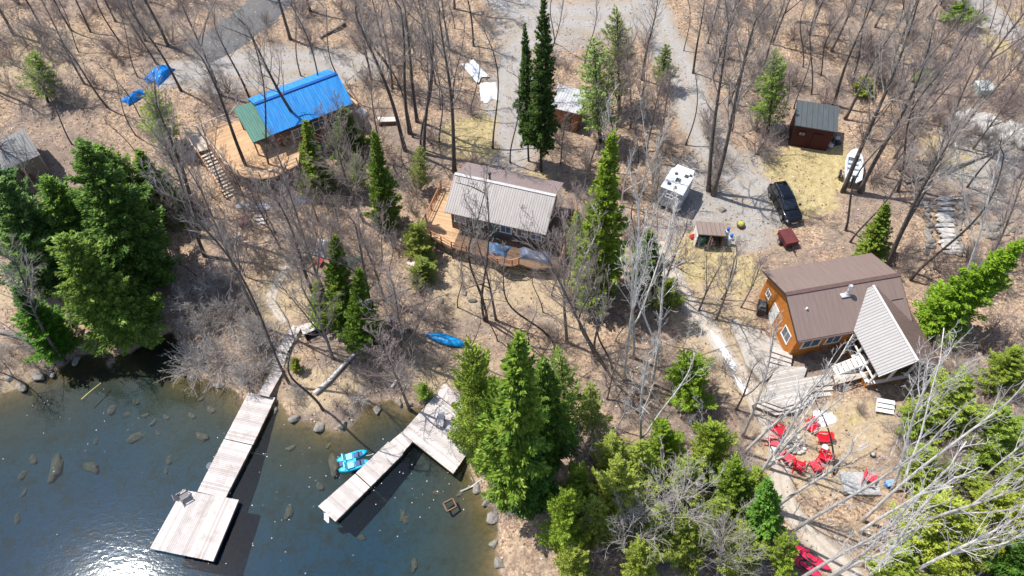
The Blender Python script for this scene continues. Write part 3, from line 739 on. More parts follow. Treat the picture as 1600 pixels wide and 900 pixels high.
railing(ld, [(q[1][0], q[1][1], zd), (q[0][0], q[0][1], zd), (q[3][0], q[3][1], zd)], .95, M_pale, 1.2)
# ================================================================ SMALL BUILDINGS
def shed(name, label, px, w, d, h, rz, wallm, roofm, cat='shed', slope=.5, z=None, door=True, gable=False):
    p = G(*px) if z is None else Vector((*at(*px, z), z))
    o = thing(name, label, cat, tuple(p), rz); B = MB()
    if gable: gable_walls(B, w, d, -.4, h, h+slope, oh=.2); B.build('wall', wallm, o); B = MB(); gable_roof(B, w, d, h, h+slope); B.build('roof', roofm, o)
    else:
        x, y = w/2-.2, d/2-.2
        v = [(-x,-y,-.4),(x,-y,-.4),(x,y,-.4),(-x,y,-.4),(-x,-y,h-.02),(x,-y,h-.02),(x,y,h+slope-.06),(-x,y,h+slope-.06)]
        B.add(v, [(0,3,2,1),(4,5,6,7),(0,1,5,4),(1,2,6,5),(2,3,7,6),(3,0,4,7)]); B.build('wall', wallm, o)
        B = MB(); v = [(-w/2,-d/2,h-.01),(w/2,-d/2,h-.01),(w/2,d/2,h+slope),(-w/2,d/2,h+slope)]
        B.add(v+[(p[0],p[1],p[2]+.09) for p in v], [(3,2,1,0),(4,5,6,7),(0,1,5,4),(1,2,6,5),(2,3,7,6),(3,0,4,7)]); B.build('roof', roofm, o)
    if door: doorpart(o, (w*.12, -d/2+.2, 0), .85, min(1.8, h-.25), '-y', M_timber)
    return o
M_redwall = siding('dark_red_boards', (.055,.007,.011), .2, axis=0)
M_dkroof = metalroof('dark_slate_roof', (.075,.09,.095), (.12,.135,.14), rib=.5, rust=.4, contrast=.3)
so = shed('shed', 'dark red board shed with a slate grey roof at the edge of the yellow grass', (1262,214), 4.0, 3.3, 2.5, math.radians(-14), M_redwall, M_dkroof, slope=.35, door=False)
doorpart(so, (.5, -1.45, 0), .85, 1.8, '-y', M_redwall)
window(so, (-1.0, -1.45, 1.5), .7, .6, '-y', M_redwall)
shed('shed', 'small brown shed with a light roof half hidden behind the tall dark spruce', (886,186), 3.2, 3.0, 2.3, math.radians(-20), siding('tan_orange_boards', (.40,.17,.08), .2, axis=0), metalroof('light_grey_tin', (.46,.46,.47), rib=.3), slope=.5)
shed('house', 'weathered grey roofed outbuilding at the left edge above the dark evergreens', (30,268), 5.2, 4.6, 2.4, math.radians(38), siding('weathered_grey_boards', (.30,.27,.24), .2), metalroof('weathered_shingles', (.20,.20,.205), (.30,.30,.295), rib=.3, rust=.6), 'outbuilding', gable=True, slope=1.2)
# open wood shed
p = G(1104, 376); o = thing('shed', 'open fronted shelter with a mossy brown sloping roof and white left side', 'shed', tuple(p), math.radians(-5))
B = MB(); w, d = 2.5, 1.9
v = [(-w/2,-d/2,1.75),(w/2,-d/2,1.75),(w/2,d/2,1.35),(-w/2,d/2,1.35)]
v = [(-w/2,-d/2,1.9),(w/2,-d/2,1.9),(w/2,d/2,1.45),(-w/2,d/2,1.45)]
B.add(v+[(q[0],q[1],q[2]+.08) for q in v], [(3,2,1,0),(4,5,6,7),(0,1,5,4),(1,2,6,5),(2,3,7,6),(3,0,4,7)])
B.build('roof', metalroof('mossy_brown_roof', (.27,.20,.17), (.36,.28,.24), rib=.4, rust=.6), o)
B = MB(); B.box(-w/2+.08, -d/2+.15, -.2, -w/2+.14, d/2-.1, 1.45); B.build('side_wall', M_white, o)
B = MB(); B.box(w/2-.14, -d/2+.15, -.2, w/2-.08, d/2-.1, 1.45); B.box(-w/2+.14, d/2-.16, -.2, w/2-.14, d/2-.1, 1.4); B.build('wall', M_timber, o)
B = MB(); B.box(-w/2+.1, -d/2+.12, 1.72, w/2-.1, -d/2+.2, 1.87); B.box(-.04, -d/2+.12, -.2, .04, -d/2+.2, 1.72); B.build('beam', M_pale, o)
pp = p
def inshed(x, y): 
    a = math.radians(-5); return (pp.x+x*math.cos(a)-y*math.sin(a), pp.y+x*math.sin(a)+y*math.cos(a), pp.z)
o = thing('wheeled_bin', 'dark green wheeled bin standing inside the open fronted shelter', 'bin', inshed(-.62, -.35), 0)
B = MB(); B.loft([[(-.27,-.3,.08),(.27,-.3,.08),(.27,.3,.08),(-.27,.3,.08)], [(-.33,-.36,1.0),(.33,-.36,1.0),(.33,.36,1.0),(-.33,.36,1.0)]]); B.build('body', paint('green_plastic', (.01,.12,.11), .5), o, recalc=True)
B = MB(); B.box(-.35,-.4,1.005,.35,.38,1.07); B.build('lid', paint('green_plastic', (.01,.12,.11), .5), o)
for s in (-.29, .29): B = MB(); B.cyl((s-.03, .33, .1), .1, .06, 12, axis='X'); B.build('wheel', M_blacktrim, o)
o = thing('stool', 'pinkish wooden stool inside the open fronted shelter', 'stool', inshed(.35, -.4), .2)
B = MB(); B.cbox((0,0,.62), (.42,.42,.06)); B.build('seat', paint('pink_wood', (.40,.17,.16), .7), o)
for sx in (-.17,.17):
    for sy in (-.17,.17): B = MB(); B.bar((sx*1.1, sy*1.1, 0), (sx, sy, .6), .05); B.build('leg', paint('pink_wood', (.40,.17,.16), .7), o)
def tank(px, label):
    p = G(*px); o = thing('gas_cylinder', label, 'gas cylinder', tuple(p))
    B = MB(); B.lathe((0,0,0), [(.16,0),(.2,.05),(.2,.95),(.19,1.03),(.12,1.12),(.06,1.15)], 18); B.build('body', paint('pale_blue_white', (.62,.70,.80), .4), o, True)
    B = MB(); B.lathe((0,0,0), [(.13,1.13),(.13,1.17),(.14,1.38),(.10,1.44)], 14); B.build('cap', paint('strong_blue', (.01,.11,.50), .4), o, True)
tank((1138,382), 'tall pale gas cylinder with blue cap, nearer the viewer, right of the open shelter')
tank((1133,372), 'tall pale gas cylinder with blue cap, behind its twin, right of the open shelter')
p = G(1081, 372); o = thing('gas_can', 'small red fuel can left of the open fronted shelter', 'fuel can', tuple(p), .4)
B = MB(); B.loft([ring(-.2,.16,.16,0,.42,4,.05), ring(.2,.16,.16,0,.42,4,.05)]); B.build('body', paint('fuel_red', (.55,.03,.03), .45), o, recalc=True)
B = MB(); B.bar((-.12,0,.5),(.1,0,.5),.04); B.bar((-.12,0,.4),(-.12,0,.5),.04); B.bar((.1,0,.4),(.1,0,.5),.04); B.build('handle', paint('fuel_red', (.55,.03,.03), .45), o)
# ================================================================ DOCKS
def dockpart(o, quad, z, name='deck_section', along=True, lab=None):
    q = loc_poly(o, quad, z); B = MB()
    if along: boards(B, q[0], q[1], q[2], q[3], z)
    else: boards(B, q[1], q[2], q[3], q[0], z)
    d = B.build(name, M_dock, o)
    if lab: tag(d, lab)
    R = MB()
    qi = inset(q, .04)
    for i in range(4): R.bar((*qi[i], z-.15), (*qi[(i+1) % 4], z-.15), .06, .18)
    R.build('frame', M_timber, d)
    return q
c = at(330, 740, 0); o = thing('floating_dock', 'long pale dock ending in a square platform, left of the other dock', 'dock', (*c, 0))
dockpart(o, [(285,765),(234,857),(333,877),(373,781)], .55, along=False, lab='square end platform')
dockpart(o, [(350,686),(308,768),(352,778),(394,696)], .5)
dockpart(o, [(388,613),(351,685),(395,695),(430,621)], .5)
dockpart(o, [(427,574),(403,616),(420,620),(444,577)], max(hz(*at(435,576,.9)), hz(*at(415,600,.9)))+.2, 'gangway')
for px in ((290,790),(340,850),(330,730),(372,700),(405,650)):
    l = L2W(o, at(*px, 0)); B = MB(); B.cyl((l[0], l[1], -.25), .3, .55, 14); B.build('float', paint('dock_float', (.03,.05,.09), .5), o)
c = G(450, 540); o = thing('boardwalk', 'short pale plank boardwalk with steps leading down to the left dock', 'boardwalk', (*c.xy, 0))
z = c.z+.35
q = loc_poly(o, [(431,547),(448,552),(466,520),(452,517)], z); B = MB(); boards(B, q[1], q[2], q[3], q[0], z); B.build('decking', M_dock, o)
q = loc_poly(o, [(450,518),(466,521),(470,511),(458,508)], z+.02); B = MB(); boards(B, q[1], q[2], q[3], q[0], z+.02); B.build('decking', M_dock, o)
for k in range(4):
    zz = z-.14*(k+1); q = loc_poly(o, [(430-1.5*k, 549+6*k), (448-1.5*k, 555+6*k), (446-1.5*k, 560+6*k), (428-1.5*k, 554+6*k)], zz)
    B = MB(); B.prism(q, zz-.06, zz); B.build('tread', M_dock, o)
c = at(600, 720, 0); o = thing('dock', 'pale dock with a wide sitting platform against the shore and a long finger', 'dock', (*c, 0))
dockpart(o, [(555,740),(497,791),(524,815),(578,761)], .5)
dockpart(o, [(606.5,690),(556,739),(579,760),(630,709)], .5)
dockpart(o, [(627.5,675),(608,691.5),(628.3,708.5),(644.4,690)], .58, 'ramp')
dockpart(o, [(627.5,676),(708,740),(755,673),(681,616.5)], .75, 'platform', along=False)
dockpart(o, [(682,616),(694,599),(735,628),(722,646)], .78, 'shore_ramp', along=False)
for px in ((640,690),(700,733),(660,640),(735,690),(510,795),(560,752),(600,705)):
    l = L2W(o, at(*px, 0)); B = MB(); B.bar((l[0], l[1], -1.6), (l[0], l[1], .45), .13); B.build('pile', M_timber, o)
B = MB(); l = L2W(o, at(511, 806, .3))
for k in (0, 1, 2): B.cbox((l[0]-.05*k, l[1]-.1*k, .35-.25*k), (.5, .14, .05), -.7)
for s in (-.26, .26): B.bar((l[0]+s*.75, l[1]-s*.65+.1, .7), (l[0]+s*.75-.1, l[1]-s*.65-.2, -.4), .045)
B.build('ladder', M_white, o)
p = G(489, 520); o = thing('storage_box', 'wooden box with pale lid and dark open front beside the boardwalk', 'box', tuple(p), math.radians(30))
B = MB(); B.box(-.75,-.05,-.1,.75,.65,.62); B.box(-.75,-.5,-.1,-.69,-.05,.62); B.box(.69,-.5,-.1,.75,-.05,.62); B.box(-.69,-.5,-.1,.69,-.05,.06); B.build('body', paint('box_dark', (.055,.03,.03), .8, var=.3, scale=9), o)
B = MB(); B.box(-.8,-.25,.625,.8,.7,.68); B.build('lid', M_dock, o)
# ---- dock furniture
def lounger(loc, rz, label, fab, frame=None):
    frame = frame or paint('grey_frame', (.16,.15,.15), .5)
    o = thing('deck_chair', label, 'chair', loc, rz, 'chairs on the docks')
    B = MB(); B.box(-.27,-.3,.36,.27,.35,.41); B.build('seat', fab, o)
    B = MB(); B.bar((0,.36,.4),(0,.66,1.0),.54,.05,up=(0,1,0)); B.build('backrest', fab, o)
    for s in (-.3, .3):
        B = MB(); B.bar((s,-.3,.6),(s,.5,.62),.07,.04); B.build('armrest', frame, o)
        for y in (-.28, .36): B = MB(); B.bar((s,y,0),(s,y,.6),.045); B.build('leg', frame, o)
    return o
fabp = paint('pale_sling', (.55,.53,.52), .8); fabg = paint('grey_sling', (.20,.19,.20), .8)
def atz(px, z): return (*at(*px, z), z)
lounger(atz((689,664), .76), math.radians(-5), 'upright pale sling chair with dark frame, on the sitting platform of the right dock', fabp, paint('dark_frame', (.04,.04,.045), .5))
lounger(atz((720,698), .76), math.radians(-150), 'grey sling chair facing the shore beside the evergreens on the right dock', fabg)
lounger(atz((714,668), .76), math.radians(-50), 'pale sling chair closest to the shore edge of the right dock platform', fabp)
lounger(atz((291,777), .56), math.radians(125), 'lone grey folding chair on the square platform of the left dock', fabg)
o = thing('side_table', 'low grey slatted table between the chairs on the right dock', 'table', atz((704,677), .76), math.radians(-40))
B = MB()
for k in range(7): B.box(-.45+.13*k, -.4, .36, -.45+.13*k+.11, .4, .40)
B.build('table_top', M_deck, o)
for sx in (-.38,.38):
    for sy in (-.33,.33): B = MB(); B.bar((sx,sy,0),(sx,sy,.36),.06); B.build('leg', M_deck, o)
# ---- pedal boat
M_cyan = paint('cyan_plastic', (.005,.42,.66), .3, var=.1); M_cyanw = paint('pale_cyan', (.25,.72,.85), .3, var=.08); M_navy = paint('navy_well', (.005,.05,.20), .4)
o = thing('pedal_boat', 'bright turquoise pedal boat moored beside the long finger of the right dock', 'pedal boat', (*at(552, 721, .2), 0), math.radians(18))
for s in (-.42, .42):
    B = MB(); R = []
    for t in np.linspace(-1, 1, 11):
        w = .34*(1-abs(t)**3.2*.7); zb = -.12+.18*max(0, t-.4)**2; R.append([(p[0], p[1]+s, p[2]) for p in ring(t*1.2, w*.75, w, zb, .36+.12*max(0, t), 3, .09)])
    B.loft(R); B.build('hull', M_cyan, o, True, True)
B = MB(); B.loft([ring(-.75,.55,.6,.2,.42,3,.06), ring(.25,.55,.6,.2,.42,3,.06)]); B.build('deck', M_cyan, o, False, True)
for s in (-.36, .36):
    B = MB(); B.box(-.45,s-.24,.42,.02,s+.24,.52); B.bar((-.5,s,.5),(-.68,s,.92),.46,.09,up=(1,0,0)); B.build('seat', M_cyanw, o)
    B = MB(); B.box(.12,s-.2,.425,.85,s+.2,.46); B.build('footwell', M_navy, o)
    B = MB(); B.bar((.5,s-.2,.58),(.5,s+.2,.58),.05); B.bar((.5,s-.14,.5),(.5,s-.14,.66),.06); B.bar((.5,s+.14,.5),(.5,s+.14,.66),.06); B.build('pedal', M_blacktrim, o)
B = MB(); B.box(-1.05,-.2,.425,-.72,.2,.45); B.build('rear_well', M_navy, o)
a = at(572, 712, .4); b = at(584, 709, .5); B = MB(); B.tube([(*a, .42), ((a[0]+b[0])/2, (a[1]+b[1])/2, .40), (*b, .52)], .02, 5); tag(B.build('rope', M_white), 'thin pale mooring line tying the turquoise pedal boat to the dock', 'rope')
# ---- canoes and kayaks
def canoe(name, label, cat, loc, rz, L, W, mat, upside=False, cover=True, group=None, tilt=0):
    o = thing(name, label, cat, loc, rz, group); B = MB(); R = []
    for t in np.linspace(-1, 1, 17):
        w = W/2*max(.03, (1-abs(t)**2.3)); sheer = .10*t*t; d = .34*(1-.25*abs(t)**3)
        r = []
        for a in np.linspace(0, 2*math.pi, 12, endpoint=False):
            y = w*math.cos(a); z = math.sin(a); z = z*.10+.34+sheer if z > 0 else .34+sheer+z*d
            if upside: z = .45-z
            r.append((t*L/2, y, z))
        R.append(r)
    B.loft(R); B.build('hull', mat, o, True, True)
    if cover:
        C = MB()
        for s in (-1, 1): C.tube([(t*L/2, s*(W/2*max(.03, (1-abs(t)**2.3))+.005), (.45-.34-.1*t*t) if upside else .345+.1*t*t) for t in np.linspace(-.97, .97, 15)], .02, 5)
        C.build('gunwale', paint('gunwale_dark', (.03,.05,.09), .4), o)
    if not upside:
        C = MB(); C.lathe((0,0,0), [(.30,.425),(.34,.44),(.30,.455),(.25,.43)], 16); C.v[-1][:, 0] *= 1.4; C.build('cockpit_rim', M_blacktrim, o)
    o.rotation_euler = (tilt, 0, rz); return o
canoe('canoe', 'bright blue overturned canoe lying on the bank above the right dock', 'canoe', tuple(G(697,532)), math.radians(-17), 4.0, 1.0, paint('canoe_blue', (.005,.26,.60), .35, var=.15), upside=True)
canoe('kayak', 'pinkish red kayak beside the concrete path, the one nearer the path', 'kayak', tuple(G(1265,873)), math.radians(-38), 2.9, .72, paint('kayak_red', (.62,.02,.07), .4), group='red kayaks by the path')
canoe('kayak', 'pinkish red kayak beside the concrete path, lying lower in the leaves', 'kayak', tuple(G(1255,886)), math.radians(-39), 2.8, .70, paint('kayak_red', (.62,.02,.07), .4), group='red kayaks by the path')
canoe('canoe', 'dull green overturned canoe among the twigs by the small evergreens', 'canoe', tuple(G(545,412)), math.radians(28), 2.6, .9, paint('canoe_green', (.10,.33,.24), .5), upside=True)
canoe('canoe', 'dark green overturned canoe under the columnar fir beside the lawn', 'canoe', tuple(G(915,462)), math.radians(15), 3.2, .9, paint('canoe_dkgreen', (.03,.16,.12), .5), upside=True)
# ---- tarps over things
def tarp(name, label, cat, px, sx, sy, h, rz, mat, seed, lift=0.0, p=None, z=None):
    p = G(*px) if z is None else Vector((*at(*px, z), z)); r = random.Random(seed); n = 18; V = []; Qd = []
    ph = [r.uniform(0, 6) for _ in range(6)]
    for i in range(n+1):
        for j in range(n+1):
            u = -1+2*i/n; v = -1+2*j/n; rr_ = max(abs(u), abs(v))
            e = 1+.12*math.sin(3*u+ph[0])*math.cos(2.6*v+ph[1])
            z = h*(1-rr_**2.6)*(1+.25*math.sin(4*u+ph[2])+.2*math.sin(5*v+ph[3]))+.04*math.sin(13*u+9*v+ph[4])*(1-rr_)
            x = u*sx/2*e; y = v*sy/2*e*(1+.1*math.sin(4*u+ph[5]))
            V.append((x, y, max(z, 0)+.02))
    for i in range(n):
        for j in range(n): a = i*(n+1)+j; Qd.append((a, a+n+1, a+n+2, a+1))
    B = MB(); B.add(V, Qd); o = B.build(name, mat); o.location = (p.x, p.y, p.z+lift); o.rotation_euler = (0, 0, rz)
    md = o.modifiers.new('t', 'SOLIDIFY'); md.thickness = .03
    return tag(o, label, cat)
M_tarp = paint('blue_tarp', (.004,.20,.62), .4, var=.3, scale=4)
tarp('tarp_pile', 'crumpled bright blue tarp heap nearer the cabin driveway at the upper left', 'tarp', (252,117), 2.0, 3.0, .7, math.radians(-28), M_tarp, 1)
tarp('tarp_pile', 'smaller narrow blue tarp bundle lying below the larger blue tarp heap', 'tarp', (211,152), 1.3, 2.3, .55, math.radians(-42), M_tarp, 2)
tarp('tarp', 'pale blue and white sheet on the ground at the foot of the long stair', 'tarp', (396,322), 3.0, .9, .3, math.radians(-6), paint('pale_tarp', (.55,.62,.70), .5, var=.3), 3)
tarp('tarp', 'light blue cover over furniture on the front deck of the grey roofed cabin', 'tarp', (778,391), 1.9, 1.3, .55, math.radians(-14), paint('sky_tarp', (.10,.20,.36), .5, var=.4, scale=5), 4, z=3.05)
tarp('tarp', 'slate blue cover stretched along the front deck of the grey roofed cabin', 'tarp', (838,400), 3.0, 1.2, .4, math.radians(-14), paint('slate_tarp', (.11,.13,.19), .5, var=.4), 5, z=3.05)
tarp('tarp', 'small bluish sheet half hidden in brush below the blue roofed cabin', 'tarp', (472,312), 1.5, 1.3, .35, .3, paint('lilac_tarp', (.20,.22,.36), .6, var=.4), 6)
tarp('tarp', 'wrinkled white plastic sheet propped beside a trunk in the middle clearing', 'tarp', (502,388), 1.4, 2.0, .6, -.3, paint('white_sheet', (.7,.7,.7), .5), 8)
tarp('snow_patch', 'lower and broader white snow remnant left of the tall dark spruce', 'snow patch', (763,143), 1.9, 3.0, .35, .1, M_snow, 9)
tarp('snow_patch', 'upper slanting white snow remnant touching the broader one behind it', 'snow patch', (742,110), 1.6, 3.2, .35, .55, M_snow, 10)
tarp('snow_patch', 'oval patch of white snow beside the ring of red chairs', 'snow patch', (1290,654), 1.8, 1.2, .14, 0, M_snow, 11)
tarp('snow_patch', 'long thin streak of old snow beside the sandy path', 'snow patch', (1131,548), .55, 3.6, .12, .33, M_snow, 12)
tarp('snow_patch', 'small end of the thin snow streak further down the sandy path', 'snow patch', (1157,600), .5, 1.9, .10, .4, M_snow, 13)
# ---- barbecue, planters, discs
p = G(1187, 487); o = thing('barbecue', 'covered black barbecue against the orange cabin wall', 'barbecue', (p.x, p.y, p.z+.16), math.radians(75))
B = MB(); B.loft([ring(-.55,.32,.34,.0,.85,3,.08), ring(.55,.32,.34,.0,.85,3,.08)]); B.build('cover', paint('bbq_cover', (.035,.037,.04), .6, var=.3), o, False, True)
B = MB(); B.loft([ring(-.36,.28,.22,.86,1.15,4,.09), ring(.36,.28,.22,.86,1.15,4,.09)]); B.build('lid', paint('bbq_lid', (.11,.12,.13), .5), o, False, True)
def pot(px, label, r, h, col, dome, cat='planter', name='planter', z=None):
    p = G(*px); o = thing(name, label, cat, tuple(p)); B = MB(); B.lathe((0,0,-.05), [(r*.75,0),(r,h),(r*1.06,h),(r*1.06,h+.05),(r*.9,h+.05)], 18); B.build('pot', paint('pot_%.2f' % col[0], col, .7, grime=.3), o, True)
    if dome:
        B = MB(); B.lathe((0,0,h-.02), [(r*.9,0),(r*.85,r*.3),(r*.55,r*.6),(r*.1,r*.72)], 14); B.build('soil', paint('dome_%.2f' % dome[0], dome, .9, var=.5, scale=9), o, True)
    return o
pot((1156,354), 'round planter with yellow green plant on the gravel right of the open shelter', .36, .4, (.12,.10,.07), (.42,.40,.07))
pot((1143,425), 'small round white planter on the yellow grass below the open shelter', .26, .35, (.75,.73,.7), (.35,.3,.26))
pot((577,221), 'yellow pot beside the pale step stones right of the blue roofed cabin', .42, .45, (.60,.42,.05), (.30,.25,.06))
pot((1362,712), 'small dark planter with pale flower on the tan lawn above the concrete slab', .17, .3, (.10,.09,.09), (.6,.58,.55))
# ---- fire pit
fp = G(1243, 696); o = thing('fire_pit', 'round fire pit ringed with pale stones in the middle of the red chairs', 'fire pit', tuple(fp))
def rock_verts(r, seed, flat=.7, seg=10, rings_=7):
    rd = random.Random(seed); ph = [rd.uniform(0, 6.3) for _ in range(8)]; V = []; 
    for i in range(rings_+1):
        th = math.pi*i/rings_
        for j in range(seg):
            a = 2*math.pi*j/seg; n = Vector((math.sin(th)*math.cos(a), math.sin(th)*math.sin(a), math.cos(th)))
            k = 1+.22*math.sin(3*n.x+ph[0])*math.cos(2.5*n.y+ph[1])+.16*math.sin(5*n.y+4*n.z+ph[2])+.1*math.sin(8*n.x+ph[3])
            # facet: clamp against a few planes
            q = n*k
            for m in range(4):
                d = Vector((math.cos(ph[4]+m*1.7), math.sin(ph[4]+m*1.7), .3*math.sin(ph[5]+m))).normalized(); e = q.dot(d)
                if e > .78: q = q-d*(e-.78)*.8
            V.append((q.x*r, q.y*r*(.75+.2*math.sin(ph[6])), q.z*r*flat))
    f = [(i*seg+j, (i+1)*seg+j, (i+1)*seg+(j+1) % seg, i*seg+(j+1) % seg) for i in range(rings_) for j in range(seg)]
    return V, f
for k in range(13):
    a = 2*math.pi*k/13; B = MB(); V, f = rock_verts(.2, k+50, .8); B.add([(v[0]+.68*math.cos(a), v[1]+.68*math.sin(a), v[2]+.1) for v in V], f); B.build('ring_stone', M_stonepale, o, True)
B = MB(); B.lathe((0,0,-.1), [(.55,0),(.55,.14),(.2,.17)], 16); B.build('ash_bed', paint('ash', (.22,.21,.20), .95, var=.5, scale=8), o)
for k in range(5):
    a = k*1.3; B = MB(); B.tube([(.4*math.cos(a), .4*math.sin(a), .13), (-.3*math.cos(a+.5), -.3*math.sin(a+.5), .26)], [.05, .045], 7); B.build('log', M_pale, o)
# ---- red adirondack chairs
M_red = paint('red_plastic', (.66,.012,.03), .45, var=.12); M_red2 = paint('faded_red_plastic', (.68,.06,.09), .5, var=.12)
def adirondack(loc, rz, label, mat, grp='red chairs around the fire pit'):
    """faces -y locally"""
    o = thing('adirondack_chair', label, 'chair', loc, rz, grp)
    B = MB(); a, b = Vector((0, -.38, .42)), Vector((0, .22, .27))
    for k in range(5):
        x = -.24+.12*k; B.bar(a+Vector((x,0,0)), b+Vector((x,0,0)), .11, .03)
    B.bar((-.31,-.40,.38), (.31,-.40,.38), .04, .12); B.build('seat', mat, o)
    B = MB()
    for k in range(5):
        x = -.22+.11*k; t = 1.02-.05*abs(k-2)**1.6; B.bar((x*.85, .2, .28), (x*1.15, .2+.36*t, .28+.76*t), .10, .03, up=(0,1,0))
    B.bar((-.27,.33,.52), (.27,.33,.52), .05, .04); B.build('backrest', mat, o)
    for s in (-1, 1):
        B = MB(); B.box(s*.36-.075, -.48, .58, s*.36+.075, .32, .615); B.build('armrest', mat, o)
        B = MB(); B.box(s*.33-.02, -.44, 0, s*.33+.02, -.34, .58); B.build('leg', mat, o)
        B = MB(); B.bar((s*.29, -.3, .36), (s*.29, .58, .05), .04, .12); B.build('leg', mat, o)
    return o
chs = [((1213.6,674), 'back left', 0), ((1206,693), 'left', 1), ((1264,668), 'back', 0), ((1284.5,687), 'r', 0), ((1286,716), 'r2', 0), ((1272.5,731), 'f', 1), ((1245,731), 'f2', 0), ((1226,718), 'l2', 1)]
labs = ['red slatted chair left of the fire pit, the one farther up the lawn', 'red slatted chair left of the fire pit, right behind a white stool', 'red slatted chair above the fire pit, nearest the oval snow patch',
        'bright red slatted chair right of the fire pit, just above a white stool', 'red slatted chair right of the fire pit, just below a white stool', 'red slatted chair at the lower right of the fire pit ring',
        'red slatted chair straight below the fire pit', 'faded red chair under branches at the lower left of the fire pit ring']
for (pp_, k, f), lb in zip(chs, labs):
    q = G(*pp_); pass; d = math.atan2(fp.y-q.y, fp.x-q.x); adirondack(tuple(q), d+math.pi/2+rnd.uniform(-.25, .25), lb, M_red2 if f else M_red)
sb = G(1342, 757)
o = thing('concrete_slab', 'grey rectangular slab with dark skirting at the edge of the tan lawn', 'platform', (sb.x, sb.y, sb.z), math.radians(-2))
B = MB(); B.box(-1.3,-.85,-.3,1.3,.85,.30); B.build('slab_top', paint('slab_grey', (.42,.42,.41), .85, var=.2, grime=.5), o)
B = MB(); B.box(-1.34,-.90,-.4,1.34,-.853,.22); B.build('skirting', M_timber, o)
adirondack((sb.x+.55, sb.y+.25, sb.z+.30), math.radians(150), 'pinkish red slatted chair standing alone on the grey slab', M_red2)
for px, lb in (((1206,705), 'low round white stool left of the fire pit beside a red chair'), ((1286.5,702), 'low round white stool between two red chairs right of the fire pit')):
    q = G(*px); o = thing('stool', lb, 'stool', tuple(q)); B = MB(); B.lathe((0,0,0), [(.24,.36),(.26,.38),(.26,.43),(.22,.45)], 20); B.build('table_top', M_white, o, True)
    for k in range(3): a = k*2.1; B = MB(); B.bar((.2*math.cos(a),.2*math.sin(a),0),(.14*math.cos(a),.14*math.sin(a),.37),.045); B.build('leg', M_white, o)
q = G(1388, 757); o = thing('cooler', 'small bright blue cooler at the right end of the grey slab', 'cooler', tuple(q), .3)
B = MB(); B.loft([ring(-.3,.2,.22,0,.34,3,.05), ring(.3,.2,.22,0,.34,3,.05)]); B.build('body', paint('cooler_blue', (.02,.22,.70), .4), o, False, True)
B = MB(); B.loft([ring(-.32,.23,.21,.345,.43,3,.035), ring(.32,.23,.21,.345,.43,3,.035)]); B.build('lid', paint('cooler_lid', (.25,.45,.80), .4), o, False, True)
# ================================================================ VEHICLES
def wheel(parent, x, y, r=.34, w=.22):
    B = MB(); s = 1 if y > 0 else -1
    B.cyl((x, y-w/2, r), r, w, 20, axis='Y'); t = B.build('wheel', paint('tyre', (.02,.02,.02), .9), parent)
    B = MB(); B.cyl((x, y+s*(w/2+.002)-(.0 if s > 0 else .02), r), r*.6, .02, 16, axis='Y'); B.build('rim', paint('alloy', (.45,.45,.46), .3, .7), t); return t
p = G(1224, 324)
hd = math.atan2(at(1237,350,4)[1]-at(1209,297,4)[1], at(1237,350,4)[0]-at(1209,297,4)[0])
car = thing('parked_car', 'glossy black estate car parked on the gravel below the dark red shed', 'car', tuple(p), hd)
M_car = paint('black_car_paint', (.006,.007,.011), .16, var=.1, spec=.8)
B = MB(); R = []
for x, hw, hb, zb, zt in ((-2.32,.70,.72,.42,.82),(-2.2,.84,.86,.30,1.0),(-1.5,.90,.90,.24,1.02),(-.3,.91,.90,.22,1.0),(.8,.91,.89,.22,.98),(1.4,.90,.86,.24,.92),(2.0,.86,.80,.28,.84),(2.28,.72,.66,.36,.72)):
    R.append(ring(x, hb, hw-.05, zb, zt, 4, .13))
B.loft(R); B.build('body', M_car, car, True, True)
B = MB(); R = []
for x, hw, zt in ((-2.1,.62,1.04),(-1.85,.64,1.42),(-1.2,.66,1.50),(-.3,.67,1.52),(.25,.66,1.47),(.55,.64,1.38)):
    R.append(ring(x, .80, hw, .93, zt, 4, .09))
R.append(ring(1.15, .78, .70, .90, 1.08, 4, .08))
B.loft(R); B.build('window', M_glass, car, True, True)
B = MB(); B.loft([ring(-1.95,.60,.58,1.36,1.47,3,.05), ring(-1.2,.66,.62,1.42,1.535,3,.05), ring(-.3,.67,.63,1.44,1.555,3,.05), ring(.3,.62,.58,1.40,1.49,3,.04)]); B.build('roof', M_car, car, True, True)
for s in (-1, 1):
    B = MB(); B.bar((-1.7,s*.52,1.58),(.1,s*.52,1.60),.04); B.build('roof_rail', paint('rail_metal', (.3,.3,.3), .3, .6), car)
    B = MB(); B.cbox((.75, s*1.0, 1.02), (.14, .2, .14)); B.build('mirror', M_car, car)
    B = MB(); B.loft([[(2.05,s*.58,.60),(2.05,s*.80,.60),(2.05,s*.80,.74),(2.05,s*.58,.74)], [(2.30,s*.52,.60),(2.24,s*.72,.60),(2.18,s*.72,.73),(2.24,s*.52,.73)]]); B.build('headlight', paint('headlamp', (.6,.62,.65), .1), car, False, True)
    B = MB(); B.cbox((-2.27, s*.62, .86), (.1, .24, .16)); B.build('tail_light', paint('tail_red', (.35,.01,.01), .2), car)
    for x in (-1.42, 1.38): wheel(car, x, s*.80)
B = MB(); B.box(2.25,-.4,.42,2.31,.4,.62); B.build('grille', paint('grille', (.05,.05,.05), .4), car); B = MB(); B.box(2.30,-.26,.36,2.325,.26,.47); B.build('number_plate', M_white, car)
B = MB()
for s in (-1, 1): B.bar((-.45,s*.80,1.0),(-.45,s*.665,1.48),.05,.03); B.bar((-1.35,s*.80,1.0),(-1.35,s*.665,1.45),.06,.03)
B.build('pillar', M_car, car)
